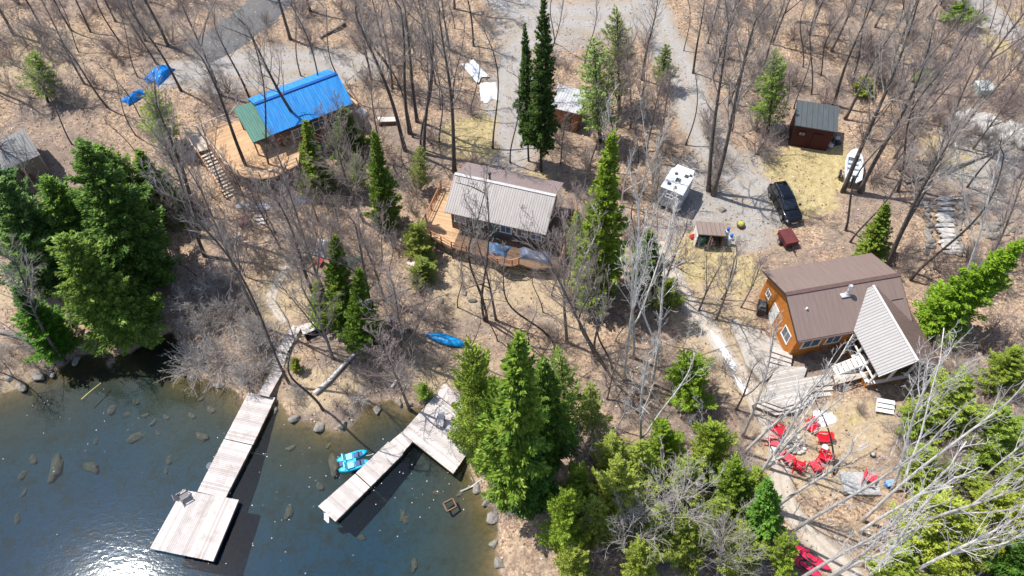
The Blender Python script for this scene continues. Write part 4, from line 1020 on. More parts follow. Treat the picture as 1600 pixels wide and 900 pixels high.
# pickup-style camper
zc = G(1062, 300); p = Vector((*at(1060, 292, zc.z), zc.z))
cm = thing('camper', 'white boxy camper with roof vents parked behind bare trunks beside the gravel', 'camper', (at(1062, 277, 5.6)[0], at(1062, 277, 5.6)[1], zc.z), math.radians(60))
zt = 5.6-zc.z; M_rv = paint('rv_white', (.74,.76,.78), .4, var=.06, grime=.12)
B = MB(); B.loft([ring(-2.0,1.2,1.2,.55,zt,3,.10), ring(1.0,1.2,1.2,.55,zt,3,.10)]); B.build('body', siding('rv_ribbed', (.42,.46,.52), .3), cm, False, True)
B = MB(); B.loft([ring(-2.05,1.22,1.16,zt-.04,zt+.07,3,.05), ring(1.02,1.22,1.16,zt-.04,zt+.07,3,.05)]); B.build('roof', M_rv, cm, False, True)
B = MB(); B.loft([ring(1.0,1.15,1.1,zt-1.0,zt-.02,3,.10), ring(1.9,1.1,1.0,zt-.75,zt-.10,3,.12)]); B.build('overcab', M_rv, cm, False, True)
for x, y, s in ((-.4,.0,.32),(-1.3,.6,.22),(-1.5,-.2,.2),(.5,-.55,.26),(.35,.5,.2),(.8,-.9,.18)):
    B = MB(); B.cbox((x,y,zt+.12), (s*1.5,s*1.5,.12)); B.build('roof_vent', paint('vent_dark', (.06,.065,.07), .4), cm)
window(cm, (-2.0,.1,zt-.8), .8, .5, '-x'); window(cm, (-.6,-1.2,zt-.8), .9, .5, '-y'); doorpart(cm, (-2.0,-.6,.65), .6, 1.6, '-x', M_rv)
for x in (-.9,):
    for s in (-1, 1): wheel(cm, x, s*1.05)
cm.scale = (.9, .9, .95)
B = MB(); B.box(-1.95,-1.0,.4,1.0,1.0,.56); B.box(1.0,-.06,.42,2.2,.06,.52); B.build('chassis', M_blacktrim, cm)
# boat on trailer
q = G(1330, 287); hd = math.atan2(at(1330,243,4)[1]-at(1327,286,4)[1], at(1330,243,4)[0]-at(1327,286,4)[0])
q2 = G(1328, 270)
bt = thing('motor_boat', 'small white open motor boat resting on a trailer at the edge of the yellow grass', 'boat', (q2.x, q2.y, q2.z+.45), hd)
B = MB(); R = []
for x, w, zb, zt_ in ((-1.9,.78,.1,.72),(-1,.85,.08,.72),(0,.86,.06,.76),(.9,.74,.08,.82),(1.5,.48,.2,.9),(1.9,.14,.45,.98)):
    R.append([(x, -w*.6, zb), (x, w*.6, zb), (x, w, zt_), (x, w*.84, zt_+.02), (x, w*.55, zb+.18), (x, -w*.55, zb+.18), (x, -w*.84, zt_+.02), (x, -w, zt_)])
B.loft(R); B.build('hull', paint('boat_white', (.78,.80,.82), .3, var=.05), bt, True, True)
B = MB(); B.loft([[(.75,-.62,.78),(.75,.62,.78),(.75,.6,.83),(.75,-.6,.83)], [(1.45,-.42,.88),(1.45,.42,.88),(1.45,.4,.93),(1.45,-.4,.93)], [(1.85,-.12,.96),(1.85,.12,.96),(1.85,.1,1.0),(1.85,-.1,1.0)]]); B.build('foredeck', paint('boat_white', (.78,.80,.82), .3, var=.05), bt, False, True)
for x in (-1.1, -.2, .45): B = MB(); B.box(x-.16,-.68,.45,x+.16,.68,.50); B.build('seat', paint('boat_seat', (.45,.50,.53), .5), bt)
B = MB(); B.cbox((-2.1,0,.8),(.35,.34,.5)); B.bar((-2.1,0,.6),(-2.15,0,-.1),.14,.2); B.build('outboard_motor', M_blacktrim, bt)
tr = thing('boat_trailer', 'low grey steel trailer carrying the small white motor boat', 'trailer', (q2.x, q2.y, q2.z), hd)
B = MB()
for s in (-.6, .6): B.bar((-1.7,s,.45),(1.0,s,.45),.07); B.bar((1.0,s,.45),(2.5,0,.42),.07)
B.bar((-.9,-.95,.34),(-.9,.95,.34),.07); B.build('chassis', paint('galvanised', (.35,.36,.37), .4, .5), tr)
for s in (-1, 1): wheel(tr, -.9, s*1.0, .28, .16); B = MB(); B.cbox((-.9,s*1.0,.62),(.75,.22,.04)); B.build('mudguard', M_blacktrim, tr)
# small dark red trailer
q = G(1228, 378); tr = thing('utility_trailer', 'dark red box trailer just behind the black car, in tree shadow', 'trailer', tuple(q), math.radians(-75))
B = MB(); M_tr = paint('oxblood', (.10,.015,.018), .6, grime=.3)
B.box(-.8,-.6,.35,.8,.6,.40); B.box(-.8,-.6,.40,.8,-.55,.85); B.box(-.8,.55,.40,.8,.6,.85); B.box(-.8,-.55,.40,-.75,.55,.85); B.box(.75,-.55,.40,.8,.55,.85); B.build('box', M_tr, tr)
B = MB(); B.box(-.82,-.62,.853,.82,.62,.89); B.build('lid', paint('oxblood_lid', (.13,.03,.03), .5, grime=.4), tr)
B = MB(); B.bar((.8,0,.33),(1.6,0,.4),.07); B.build('drawbar', M_blacktrim, tr)
for s in (-1, 1): wheel(tr, 0, s*.72, .26, .16)
# ---- clutter
def boxthing(name, label, cat, px, dims, rz, mat, lidmat=None, z=None):
    q = G(*px) if z is None else Vector((*at(*px, z), z)); o = thing(name, label, cat, tuple(q), rz); w, d, h = dims
    B = MB(); B.box(-w/2,-d/2,-.05,w/2,d/2,h-.06)
    for x in (-w/2+.04, w/2-.04): B.box(x-.05,-d/2-.015,0,x+.05,-d/2-.002,h-.06)
    B.build('body', mat, o); B = MB(); B.box(-w/2-.04,-d/2-.04,h-.058,w/2+.04,d/2+.04,h); B.build('lid', lidmat or mat, o); return o
boxthing('bench', 'long pale wooden bench box on the leaves right of the blue roofed cabin', 'bench', (606,192), (1.9,.6,.5), math.radians(2), M_timber, M_dock)
boxthing('storage_chest', 'white lidded chest beside the driveway end right of the blue roofed cabin', 'chest', (566,180), (1.0,.7,.55), math.radians(-35), M_white)
boxthing('storage_chest', 'tan wooden chest touching the right corner of the blue roofed cabin', 'chest', (553,165), (1.1,.6,.5), math.radians(-40), M_cedar)
boxthing('storage_chest', 'grey box standing beneath the landing of the long stair', 'chest', (306,246), (1.1,.9,.6), math.radians(8), paint('grey_box', (.42,.45,.47), .5))
boxthing('crate', 'dark red crate near the junk pile below the long stair', 'crate', (382,350), (.9,.7,.6), .5, paint('crate_red', (.22,.03,.04), .6))
boxthing('crate', 'red crate wedged below the white plastic sheet', 'crate', (500,412), (.6,.5,.45), .9, paint('crate_red2', (.45,.03,.04), .6))
boxthing('hot_tub_cover', 'square pale green box beside the upper right rock wall', 'box', (1534,143), (1.5,1.5,.8), .1, paint('palegreen', (.42,.50,.46), .6), paint('palegreen2', (.55,.62,.58), .6))
# wood piles by the red shed
q = G(1213, 207); o = thing('wood_pile', 'stack of pale split firewood left of the dark red shed', 'firewood', tuple(q), .1)
k = 0
for r in range(4):
    for cidx in range(6):
        B = MB(); B.cyl((-.5+.2*cidx+.05*(r % 2), -.25, .1+.17*r), .09, .5+.05*math.sin(k), 7, axis='Y'); B.build('log', M_pale, o); k += 1
q = G(1297, 222); o = thing('scrap_heap', 'heap of dark scrap, tyres and black bags right of the dark red shed', 'scrap heap', tuple(q))
for k in range(4):
    B = MB(); a = k*1.7; B.lathe((.55*math.cos(a), .4*math.sin(a), .0+.1*(k % 2)), [(.18,.02),(.30,.0),(.34,.1),(.30,.2),(.18,.18)], 16); B.build('tyre', M_blacktrim, o, True)
for k in range(5):
    V, f = rock_verts(.35, k+80, .6); B = MB(); B.add([(v[0]+.8*math.cos(k*1.3+.6), v[1]+.6*math.sin(k*1.3+.6), v[2]+.2) for v in V], f); B.build('bag', paint('bag_black', (.03,.035,.05), .35, var=.4) if k % 3 else paint('bag_pale', (.5,.52,.55), .5), o, True)
for k in range(4):
    B = MB(); B.bar((-.9+.3*k,-.8,.1),(-.2+.3*k,.9,.8),.1,.04); B.build('plank', M_timber, o)
q = G(371, 378); o = thing('scrap_heap', 'jumble of pale boards and stones in the brush below the long stair', 'scrap heap', tuple(q))
for k in range(8):
    B = MB(); a = k*.8; B.bar((1.2*math.cos(a),.9*math.sin(a),.1+.04*k),(-.4*math.cos(a+.4),-.7*math.sin(a+.4),.15+.03*k),.16,.04); B.build('plank', (M_pale, M_timber, M_dock)[k % 3], o)
q = G(655, 408); o = thing('lumber_pile', 'few bleached boards lying in the young evergreens below the grey roofed cabin', 'lumber', tuple(q))
for k in range(5):
    B = MB(); a = .4+.25*k; B.bar((1.3*math.cos(a),1.0*math.sin(a),.08+.05*k),(-1.2*math.cos(a),-.8*math.sin(a),.1+.04*k),.15,.04); B.build('plank', M_dock, o)
q = G(407, 345); o = thing('steps', 'three weathered timber garden steps right of the pale sheet below the stair', 'steps', tuple(q), math.radians(5))
for k in range(3): B = MB(); B.box(-.55,-.5+.38*k,-.1,.55,-.2+.38*k,.08+.1*k); B.build('tread', M_dock, o)
p1, p2 = at(686, 790, -.12), at(713, 795, -.12)
o = thing('sunken_crate', 'open square timber frame half sunk in the shallows near the right shore', 'crate', (*at(703,790,-.1), -.05), .5)
for a, b in (((-.4,-.35),(.4,-.35)),((.4,-.35),(.4,.35)),((.4,.35),(-.4,.35)),((-.4,.35),(-.4,-.35))):
    B = MB(); B.bar((*a,.05),(*b,.05),.09,.25); B.build('side', M_timber, o)
a, b = at(127, 624, .03), at(158, 598, .03); B = MB(); B.tube([(*a,.02),((a[0]+b[0])/2,(a[1]+b[1])/2,.06),(*b,.03)], [.05,.045,.03], 7); tag(B.build('floating_branch', paint('yellow_pole', (.50,.42,.14), .6)), 'thin yellow pole floating on the water near the left shore', 'branch')
# stone steps and boulders
q = G(1476, 350)
o = thing('stone_stair', 'flight of flat pale stone slabs climbing the slope at the right', 'stairs', tuple(G(1476, 350)))
for k in range(11):
    px = (1487-2.2*k if k < 5 else 1476, 395-8.3*k); g_ = G(*px); V, f = rock_verts(.98, 300+k, .22, 12, 6)
    B = MB(); ox, oy = g_.x-o.location.x, g_.y-o.location.y
    B.add([(v[0]*1.0+ox, v[1]*.42+oy, v[2]*.7+g_.z-o.location.z+.14) for v in V], f); B.build('step', M_stonepale, o)
RK = []
for k in range(6):
    V, f = rock_verts(1.0, 400+k, .65, 12, 9); B = MB(); B.add(V, f); ob = B.build('boulder', M_stone, None, True); RK.append(ob)
RKM = [b.data for b in RK]
for b in RK: bpy.data.objects.remove(b)
rockn = 0
def rock(px, s, label, group, cat='boulder', z=None, name='boulder', mat=None, sink=.33):
    global rockn
    o = bpy.data.objects.new(name, RKM[rockn % 6]); rockn += 1; COL.objects.link(o)
    g_ = G(*px); o.name = name; o.location = (g_.x, g_.y, g_.z+s*(.45-sink)); o.scale = (s*rnd.uniform(.85,1.2), s*rnd.uniform(.8,1.1), s*rnd.uniform(.7,1))
    o.rotation_euler = (0, 0, rnd.uniform(0, 6.28)); tag(o, label, cat, group)
    if mat: 
        o.data = o.data.copy()
        o.data.materials[0] = mat
    return o
for k in range(26):   # pale wall along the upper right
    t = k/26; rock((1497+108*t+rnd.uniform(-3,3), 186+30*t+rnd.uniform(-9,9)), rnd.uniform(.8,1.35), 'pale boulder in the rock wall crossing the upper right corner', 'boulders in the upper right rock wall', mat=M_stonepale)
for k in range(22):
    s_ = -1 if k % 2 else 1; t = k/22; rock((1476+s_*rnd.uniform(20,30)-6*t, 398-90*t), rnd.uniform(.28,.55), 'grey stone edging the flight of stone slabs', 'stones beside the stone slab stairs')
for k in range(16): rock((1510+rnd.uniform(0,95), 358+rnd.uniform(-14,14)), rnd.uniform(.3,.6), 'grey boulder in the low rock row above the right leaning evergreen', 'boulders above the right evergreen')
for k in range(12): rock((1425+rnd.uniform(-15,60), 205+rnd.uniform(-22,12)), rnd.uniform(.2,.45), 'pale stone scattered on the slope left of the upper rock wall', 'stones left of the rock wall')
for k, px in enumerate([(1128,328),(1058,411),(940,430),(738,470),(752,478),(770,492),(725,458),(690,470)]):
    rock(px, (.42,.42,.3,.4,.35,.3,.35,.4)[k], ('pale rounded boulder on the gravel behind the open shelter','flat pale stone on the yellow grass left of the white planter','small stone under the columnar fir')[k] if k < 3 else 'grey stone on the bank between the lawn and the blue canoe', None if k < 3 else 'stones above the blue canoe')
for px, s in [((120,565),.5),((80,585),.45),((60,588),.5),((35,605),.6),((15,590),.4),((340,603),.5),((300,590),.45),((460,655),.5),((500,668),.5),((535,665),.45),((590,640),.45),((625,630),.4),((700,660),.4),((745,765),.5),((770,810),.5),((772,850),.45),((780,880),.5),((640,632),.35),((430,640),.45),((760,785),.4)]:
    rock(px, s, 'grey rock half in the water along the shoreline', 'rocks along the shoreline')
M_sub = paint('submerged_stone', (.115,.10,.07), .9, var=.4, scale=2, grime=.2)
src = RKM[0].copy(); src.materials[0] = M_sub
def bedpt(px, py):   # where the line of sight meets the bed
    z = -1.5
    for _ in range(12): x, y = at(px, py, z); z = hz(x, y)
    return Vector((x, y, z))
for px, py, s in [(88,730,.75),(143,730,.55),(52,718,.3),(36,742,.4),(213,683,.5),(213,628,.35),(316,682,.4),(240,660,.3),(260,652,.25),(265,718,.3),(228,649,.25),(247,677,.2),(316,622,.25),(175,640,.4),(200,647,.3),(515,690,.35),(522,725,.7),(600,782,.3),(630,805,.3),(635,812,.3),(683,770,.3),(648,882,.35),(452,800,.4),(565,815,.3),(260,735,.25),(38,770,.25),(27,810,.3),(150,690,.25),(565,840,.25),(470,650,.4),(720,770,.25),(390,700,.3),(455,700,.35),(500,760,.3),(330,640,.3),(300,650,.3)]:
    o = bpy.data.objects.new('submerged_stone', src); COL.objects.link(o); b = bedpt(px, py); s *= 1.35
    b.z = min(b.z, -.30-s*.3); o.location = b+Vector((0,0,s*.02)); o.scale = (s*rnd.uniform(.9,1.3), s*rnd.uniform(.8,1.1), s*.45); o.rotation_euler = (0,0,rnd.uniform(0,6))
    tag(o, 'brownish rounded stone lying under the clear lake water', 'stone', 'stones on the lake bed')
# ---------------------------------------------------------------- VEG MARK
# ================================================================ VEGETATION
def vnorm(v): return v/(np.linalg.norm(v)+1e-9)
class TreeGen:
    """bare broadleaf tree: trunk mesh plus a crown mesh of limbs and twigs"""
    def __init__(s, seed, Ht, r0, cs=.35, nprim=20, ang=50, limb=.30, nsec=6, nter=5, wig=.25, twig=.011, forks=1, up=.35, droop=0., sec=.42):
        s.r = np.random.RandomState(seed); s.T = MB(); s.C = MB(); s.twig = twig; s.up = up; s.droop = droop; s.nsec = nsec; s.nter = nter; s.secl = sec
        k = 16; t = np.linspace(0, 1, k)
        ph = s.r.rand(4)*6.28
        x = wig*(np.sin(t*4+ph[0])-np.sin(ph[0]))*Ht*.03*(.3+t); y = wig*(np.sin(t*5+ph[1])-np.sin(ph[1]))*Ht*.03*(.3+t)
        P = np.stack([x, y, t*Ht], 1); P[-1, :2] = 0; P[-2, :2] *= .5
        R = r0*(1-t)**.8+.02; R[0] *= 1.35; P[0, 2] = -.5
        s.T.tube(P, R, 8)
        stems = [(P, R)]
        for f in range(forks-1):
            i0 = s.r.randint(3, 7); az = s.r.rand()*6.28; L = Ht*(1-t[i0])*s.r.uniform(.75, .98); d = np.array([math.cos(az), math.sin(az), 2.2]); d = vnorm(d)
            Q = s.path(P[i0], d, L, 12, .35, .06); Rq = np.linspace(R[i0]*.75, .02, 12); s.T.tube(Q, Rq, 7); stems.append((Q, Rq))
        for si, (P, R) in enumerate(stems):
            n = nprim if si == 0 else int(nprim*.6); az = s.r.rand()*6.28
            for i in range(n):
                u = (i+.5)/n; c0 = cs if si == 0 else .25
                tt = c0+(1-c0)*u**.85*.98; f = tt*(len(P)-1); j = min(int(f), len(P)-2); p = P[j]*(1-(f-j))+P[j+1]*(f-j); rr0 = R[j]
                az += 2.4+s.r.uniform(-.5, .5); el = math.radians(ang-12*(1-u)*0+18*u+s.r.uniform(-10, 10))
                d = np.array([math.cos(az)*math.cos(el), math.sin(az)*math.cos(el), math.sin(el)])
                L = Ht*limb*(1-.62*u)*s.r.uniform(.65, 1.2)
                s.branch(p, d, L, max(rr0*.42, s.twig*1.6), 1)
    def path(s, p, d, L, k, curl, jit):
        P = [np.array(p, float)]; d = np.array(d, float)
        for i in range(k-1):
            d = vnorm(d+np.array([0, 0, curl/k])+s.r.normal(0, jit, 3)); P.append(P[-1]+d*L/(k-1))
        return np.array(P)
    def branch(s, p, d, L, r, lev):
        k = {1: 7, 2: 5, 3: 4}[lev]; P = s.path(p, d, L, k, s.up*2.2 if lev == 1 else s.up-s.droop, {1: .10, 2: .14, 3: .16}[lev])
        rt = s.twig*(1.0 if lev < 3 else .75)
        s.C.tube(P, np.linspace(r, rt*.8, k), {1: 5, 2: 4, 3: 3}[lev], cap=False)
        if lev == 3: return
        n = s.nsec if lev == 1 else s.nter; n = max(2, int(n*(.7+.6*s.r.rand())))
        for i in range(n):
            u = .22+.76*(i+s.r.rand()*.7)/n; f = min(u, .99)*(k-1); j = min(int(f), k-2); q = P[j]*(1-(f-j))+P[j+1]*(f-j)
            t = vnorm(P[j+1]-P[j]); v = s.r.normal(0, 1, 3); v = vnorm(v-t*v.dot(t)); dd = vnorm(t*.72+v*.62+np.array([0, 0, .12-s.droop*.4]))
            s.branch(q, dd, L*(s.secl if lev == 1 else .5)*s.r.uniform(.6, 1.25)*(1.1-.45*u), max(r*(1-u)*.6, rt), lev+1)
        
def shrubgen(seed, Ht, nst, spread, twig=.010, nsec=5, nter=4, curl=.3):
    g = TreeGen.__new__(TreeGen); g.r = np.random.RandomState(seed); g.T = MB(); g.C = MB(); g.twig = twig; g.up = curl; g.droop = 0; g.nsec = nsec; g.nter = nter; g.secl = .5
    for i in range(nst):
        az = g.r.rand()*6.28; el = math.radians(g.r.uniform(90-spread, 88)); b = g.r.normal(0, .12*Ht*.3, 2)
        g.branch((b[0], b[1], -.1), np.array([math.cos(az)*math.cos(el), math.sin(az)*math.cos(el), math.sin(el)]), Ht*g.r.uniform(.6, 1.05), twig*2.6, 1)
    return g
def conifergen(seed, Ht, R, base, nlev, nb, prof, slope, sl, sw, dens, mat_f, mat_t, r0=.16, flat=.35, lump=.14):
    """spruce, fir or cedar: whorled boughs carrying many small sprays"""
    r = np.random.RandomState(seed); T = MB(); t = np.linspace(0, 1, 10)
    T.tube(np.stack([.06*np.sin(t*5), .06*np.cos(t*4)-.06, t*Ht-.4*(t == 0)], 1), r0*(1-t)**.9+.015, 7)
    C0 = []; D0 = []; LL = []; ph0 = r.rand()*6.28
    for i in range(nlev):
        u = ((i+.5)/nlev); z = base+(Ht-base)*u*.995; az0 = r.rand()*6.28
        for b in range(nb):
            az = az0+6.283*b/nb+r.uniform(-.35, .35); rad = R*prof(u)*r.uniform(.55, 1.15)*(1+lump*math.sin(az*2+ph0+u*7)+lump*.8*math.sin(az*3-ph0*2-u*11))
            if r.rand() < .07: rad *= .45
            if rad < .08: rad = .08
            s_ = slope(u)+r.uniform(-.12, .12); zz = z+r.uniform(-.5, .5)*(Ht-base)/nlev
            h = np.array([math.cos(az), math.sin(az), 0])
            if rad > .5: T.tube(np.array([[0, 0, zz], *[(h*rad*.9*q+np.array([0, 0, zz+rad*(s_*q+.18*q*q)])) for q in (.5, 1)]]), [.03, .02, .008], 3, cap=False)
            n = int(dens*rad*(1+rad*.25))+3
            q = r.rand(n)**.75*.9+.12; q = np.where(q > 1.03, 1.03, q)
            lat = r.uniform(-1, 1, n)*rad*.34*(1.12-q)*1.2; side = np.array([-h[1], h[0], 0])
            pos = h[None]*(rad*q)[:, None]+side[None]*lat[:, None]; pos[:, 2] = zz+rad*(s_*q+.18*q*q)+r.normal(0, .045+.03*rad, n)-np.abs(lat)*.15
            sg = np.where(lat > 0, 1, -1)*r.uniform(.15, 1.1, n); d = h[None]+side[None]*sg[:, None]; d[:, 2] = s_*.6+.35*q*.5+r.normal(0, flat, n)
            d /= np.linalg.norm(d, axis=1)[:, None]; C0.append(pos); D0.append(d); LL.append(sl*(.6+.8*r.rand(n)))
    P = np.concatenate(C0); D = np.concatenate(D0); L = np.concatenate(LL)[:, None]; n = len(P)
    up = r.normal(0, .55, (n, 3)); up[:, 2] += 1; S = np.cross(D, up); S /= np.linalg.norm(S, axis=1)[:, None]; N = np.cross(S, D)
    w = L*sw; V = np.stack([P-D*L*.3, P+S*w+D*L*.25-N*w*.5, P+D*L*.8, P-S*w+D*L*.25-N*w*.5], 1).reshape(-1, 3)
    return T, fastmesh('crown', V, np.arange(4*n).reshape(-1, 4), mat_f), n
# ---- materials
BK_dark = bark('dark_grey_bark', (.065,.055,.05), (.19,.165,.15))
BK_grey = bark('grey_bark', (.13,.115,.105), (.30,.27,.25))
TW_grey = bark('grey_twigs', (.29,.26,.24), (.46,.42,.39), 3)
TW_mauve = bark('mauve_twigs', (.27,.215,.20), (.42,.35,.325), 3)
TW_pale = bark('pale_twigs', (.36,.33,.31), (.50,.47,.45), 3)
BK_birch = bark('birch_bark', (.42,.39,.36), (.86,.84,.81), 7)
TW_silver = bark('silver_twigs', (.36,.33,.31), (.52,.485,.46), 3)
TW_birch = bark('birch_twigs', (.56,.54,.52), (.76,.74,.71), 3)
BK_con = bark('conifer_bark', (.05,.035,.028), (.12,.09,.07))
FG = {'spruce': foliage('spruce_needles', [(.15, (.025,.065,.02)), (.5, (.075,.16,.03)), (.85, (.20,.29,.07))]),
      'hemlock': foliage('hemlock_needles', [(.15, (.04,.10,.035)), (.5, (.13,.23,.05)), (.85, (.27,.38,.08))]),
      'fir': foliage('fir_needles', [(.15, (.06,.12,.02)), (.5, (.19,.29,.035)), (.85, (.35,.44,.08))]),
      'cedar': foliage('cedar_sprays', [(.15, (.10,.16,.03)), (.5, (.29,.40,.055)), (.85, (.52,.60,.15))]),
      'pine': foliage('pale_pine_needles', [(.15, (.12,.165,.05)), (.5, (.25,.33,.08)), (.85, (.42,.50,.14))])}
# ---- prototypes  (trunk mesh, crown mesh, height)
PROTO = {}
def reg(kind, g, mt, mc, Ht):
    t = g.T.build('trunk', mt) if g.T.v else None; c = g.C.build('crown', mc)
    tm = t.data if t else None; cm_ = c.data
    if t: tm.polygons.foreach_set('use_smooth', [True]*len(tm.polygons)); bpy.data.objects.remove(t)
    cm_.polygons.foreach_set('use_smooth', [True]*len(cm_.polygons)); bpy.data.objects.remove(c)
    PROTO.setdefault(kind, []).append((tm, cm_, Ht))
for i in range(5): reg('maple', TreeGen(10+i, 16, .17, cs=.36+.05*(i % 3), nprim=22, ang=46, limb=.27, nsec=7, nter=6, twig=.0105, wig=.7), BK_dark, TW_grey, 16)
for i in range(3): reg('slim', TreeGen(30+i, 15, .085, cs=.5, nprim=15, ang=55, limb=.17, nsec=5, nter=4, wig=2.0), BK_dark, TW_grey, 15)
for i in range(4): reg('grey', TreeGen(40+i, 12, .11, cs=.25, nprim=24, ang=42, limb=.30, nsec=7, nter=6, forks=2, twig=.009, wig=.5), BK_grey, TW_mauve, 12)
for i in range(4): reg('birch', TreeGen(50+i, 15, .10, cs=.35, nprim=15, ang=58, limb=.20, nsec=4, nter=3, forks=2, twig=.011, wig=.8), BK_birch, TW_birch, 15)
for i in range(4): reg('lean_birch', TreeGen(150+i, 13, .095, cs=.30, nprim=12, ang=62, limb=.24, nsec=4, nter=3, forks=1+i % 2, twig=.011, wig=.6), BK_birch, TW_birch, 13)
for i in range(2): reg('silver', TreeGen(60+i, 9, .12, cs=.12, nprim=22, ang=30, limb=.50, nsec=6, nter=5, forks=3, twig=.0095), BK_grey, TW_silver, 9)
for i in range(3): reg('shrub_grey', shrubgen(70+i, 2.6, 16, 60, twig=.009, nsec=6, nter=5), BK_grey, TW_grey, 2.6)
for i in range(3): reg('shrub_mauve', shrubgen(80+i, 2.3, 17, 62, twig=.009, nsec=6, nter=5), BK_grey, TW_mauve, 2.3)
for i in range(2): reg('shrub_pale', shrubgen(90+i, 3.4, 34, 78, twig=.013, nsec=7, nter=5, curl=.1), BK_grey, TW_silver, 3.4)
def regc(kind, Ht, R, *a, mat, r0=.16, **k):
    T, me, n = conifergen(len(PROTO.get(kind, []))*7+hash(len(kind)) % 50, Ht, R, *a, FG[mat], BK_con, r0=r0, **k)
    t = T.build('trunk', BK_con); tm = t.data; bpy.data.objects.remove(t); PROTO.setdefault(kind, []).append((tm, me, Ht, R))
cone = lambda p=.85: (lambda u: (1-u)**p*.97+.03)
for i in range(2): regc('spruce', 15, 2.1, 2.6, 34, 9, lambda u: ((1-u)**.8)*(.55+.45*min(1, u*5)), lambda u: -.28+.75*u, .25, .20, 44, mat='spruce')
for i in range(2): regc('hemlock', 12, 3.1, .8, 26, 10, cone(.7), lambda u: -.10+.6*u, .25, .22, 44, mat='hemlock')
for i in range(2): regc('fir', 12, 1.9, .4, 34, 9, cone(.8), lambda u: .0+.75*u, .21, .22, 48, mat='fir')
for i in range(4): regc('cedar', 8, 2.3, .2, 20, 10, lambda u: (1-u)**.62*.95*(.7+.3*min(1, u*4))+.03, lambda u: .12+.8*u, .16, .19, 78, mat='cedar', flat=.5, lump=.24)
for i in range(2): regc('pine', 12, 2.6, 2.0, 17, 7, lambda u: (1-u)**.7*(.6+.4*min(1, u*4)), lambda u: .10+.5*u, .26, .15, 30, mat='pine', flat=.45)
USED = {}
TREES = []  # every bare tree and shrub, labelled together below
def place(kind, bx, by, tx=None, ty=None, wpx=None, tint=None, hm=None, label=None, lab=None, group=None, rz=None):
    base = G(bx, by); k = kind; pr = PROTO[k]; i = USED.get(k, 0); USED[k] = i+1; P = pr[i % len(pr)]
    if tx is None: tip = base+Vector((rnd.uniform(-.06, .06)*hm, rnd.uniform(-.06, .06)*hm, hm))
    else:
        d = Vector(ray(tx, ty)).normalized(); o = Vector((0, 0, H)); w0 = o-base; b = d.z; dd = d.dot(w0); e = w0.z
        # closest points between the sight line and the plumb line above the base
        t = (b*e-dd)/(1-b*b); tip = o+d*t
    ax = tip-base; Ht = ax.length; ax.normalize()
    q = Vector((0, 0, 1)).rotation_difference(ax); a = rnd.uniform(0, 6.283) if rz is None else rz
    s = Ht/P[2]; sx = min(s if s > .55 else (s+.55)/2, 1.12 if len(P) < 4 and 'shrub' not in k else 9)
    if wpx: sx = wpx/2/pxscale(base+(tip-base)*.35)/P[3]*1.08
    names = dict(maple='bare_tree', slim='bare_tree', grey='bare_tree', birch='birch_tree', lean_birch='birch_tree', silver='bare_tree', shrub_grey='bare_shrub', shrub_mauve='bare_shrub', shrub_pale='bare_shrub', spruce='spruce_tree', hemlock='hemlock_tree', fir='fir_tree', cedar='cedar_tree', pine='pine_tree')
    root = bpy.data.objects.new(names[k], None); COL.objects.link(root); root.location = base
    root.rotation_mode = 'QUATERNION'; root.rotation_quaternion = q @ Quaternion((0, 0, 1), a); root.scale = (sx, sx, s)
    if P[0]: link('trunk', P[0], root)
    c = link('crown', P[1], root)
    if tint: c.color = (*tint, 1)
    elif len(P) > 3: v = rnd.uniform(.82, 1.18); c.color = (v*rnd.uniform(.9, 1.12), v, v*rnd.uniform(.8, 1.1), 1)
    cat = 'shrub' if 'shrub' in k else 'tree'
    root['category'] = cat
    if group: root['group'] = group
    if label: root['label'] = label
    else: TREES.append((root, k, bx, by, Ht, tx))
    return root
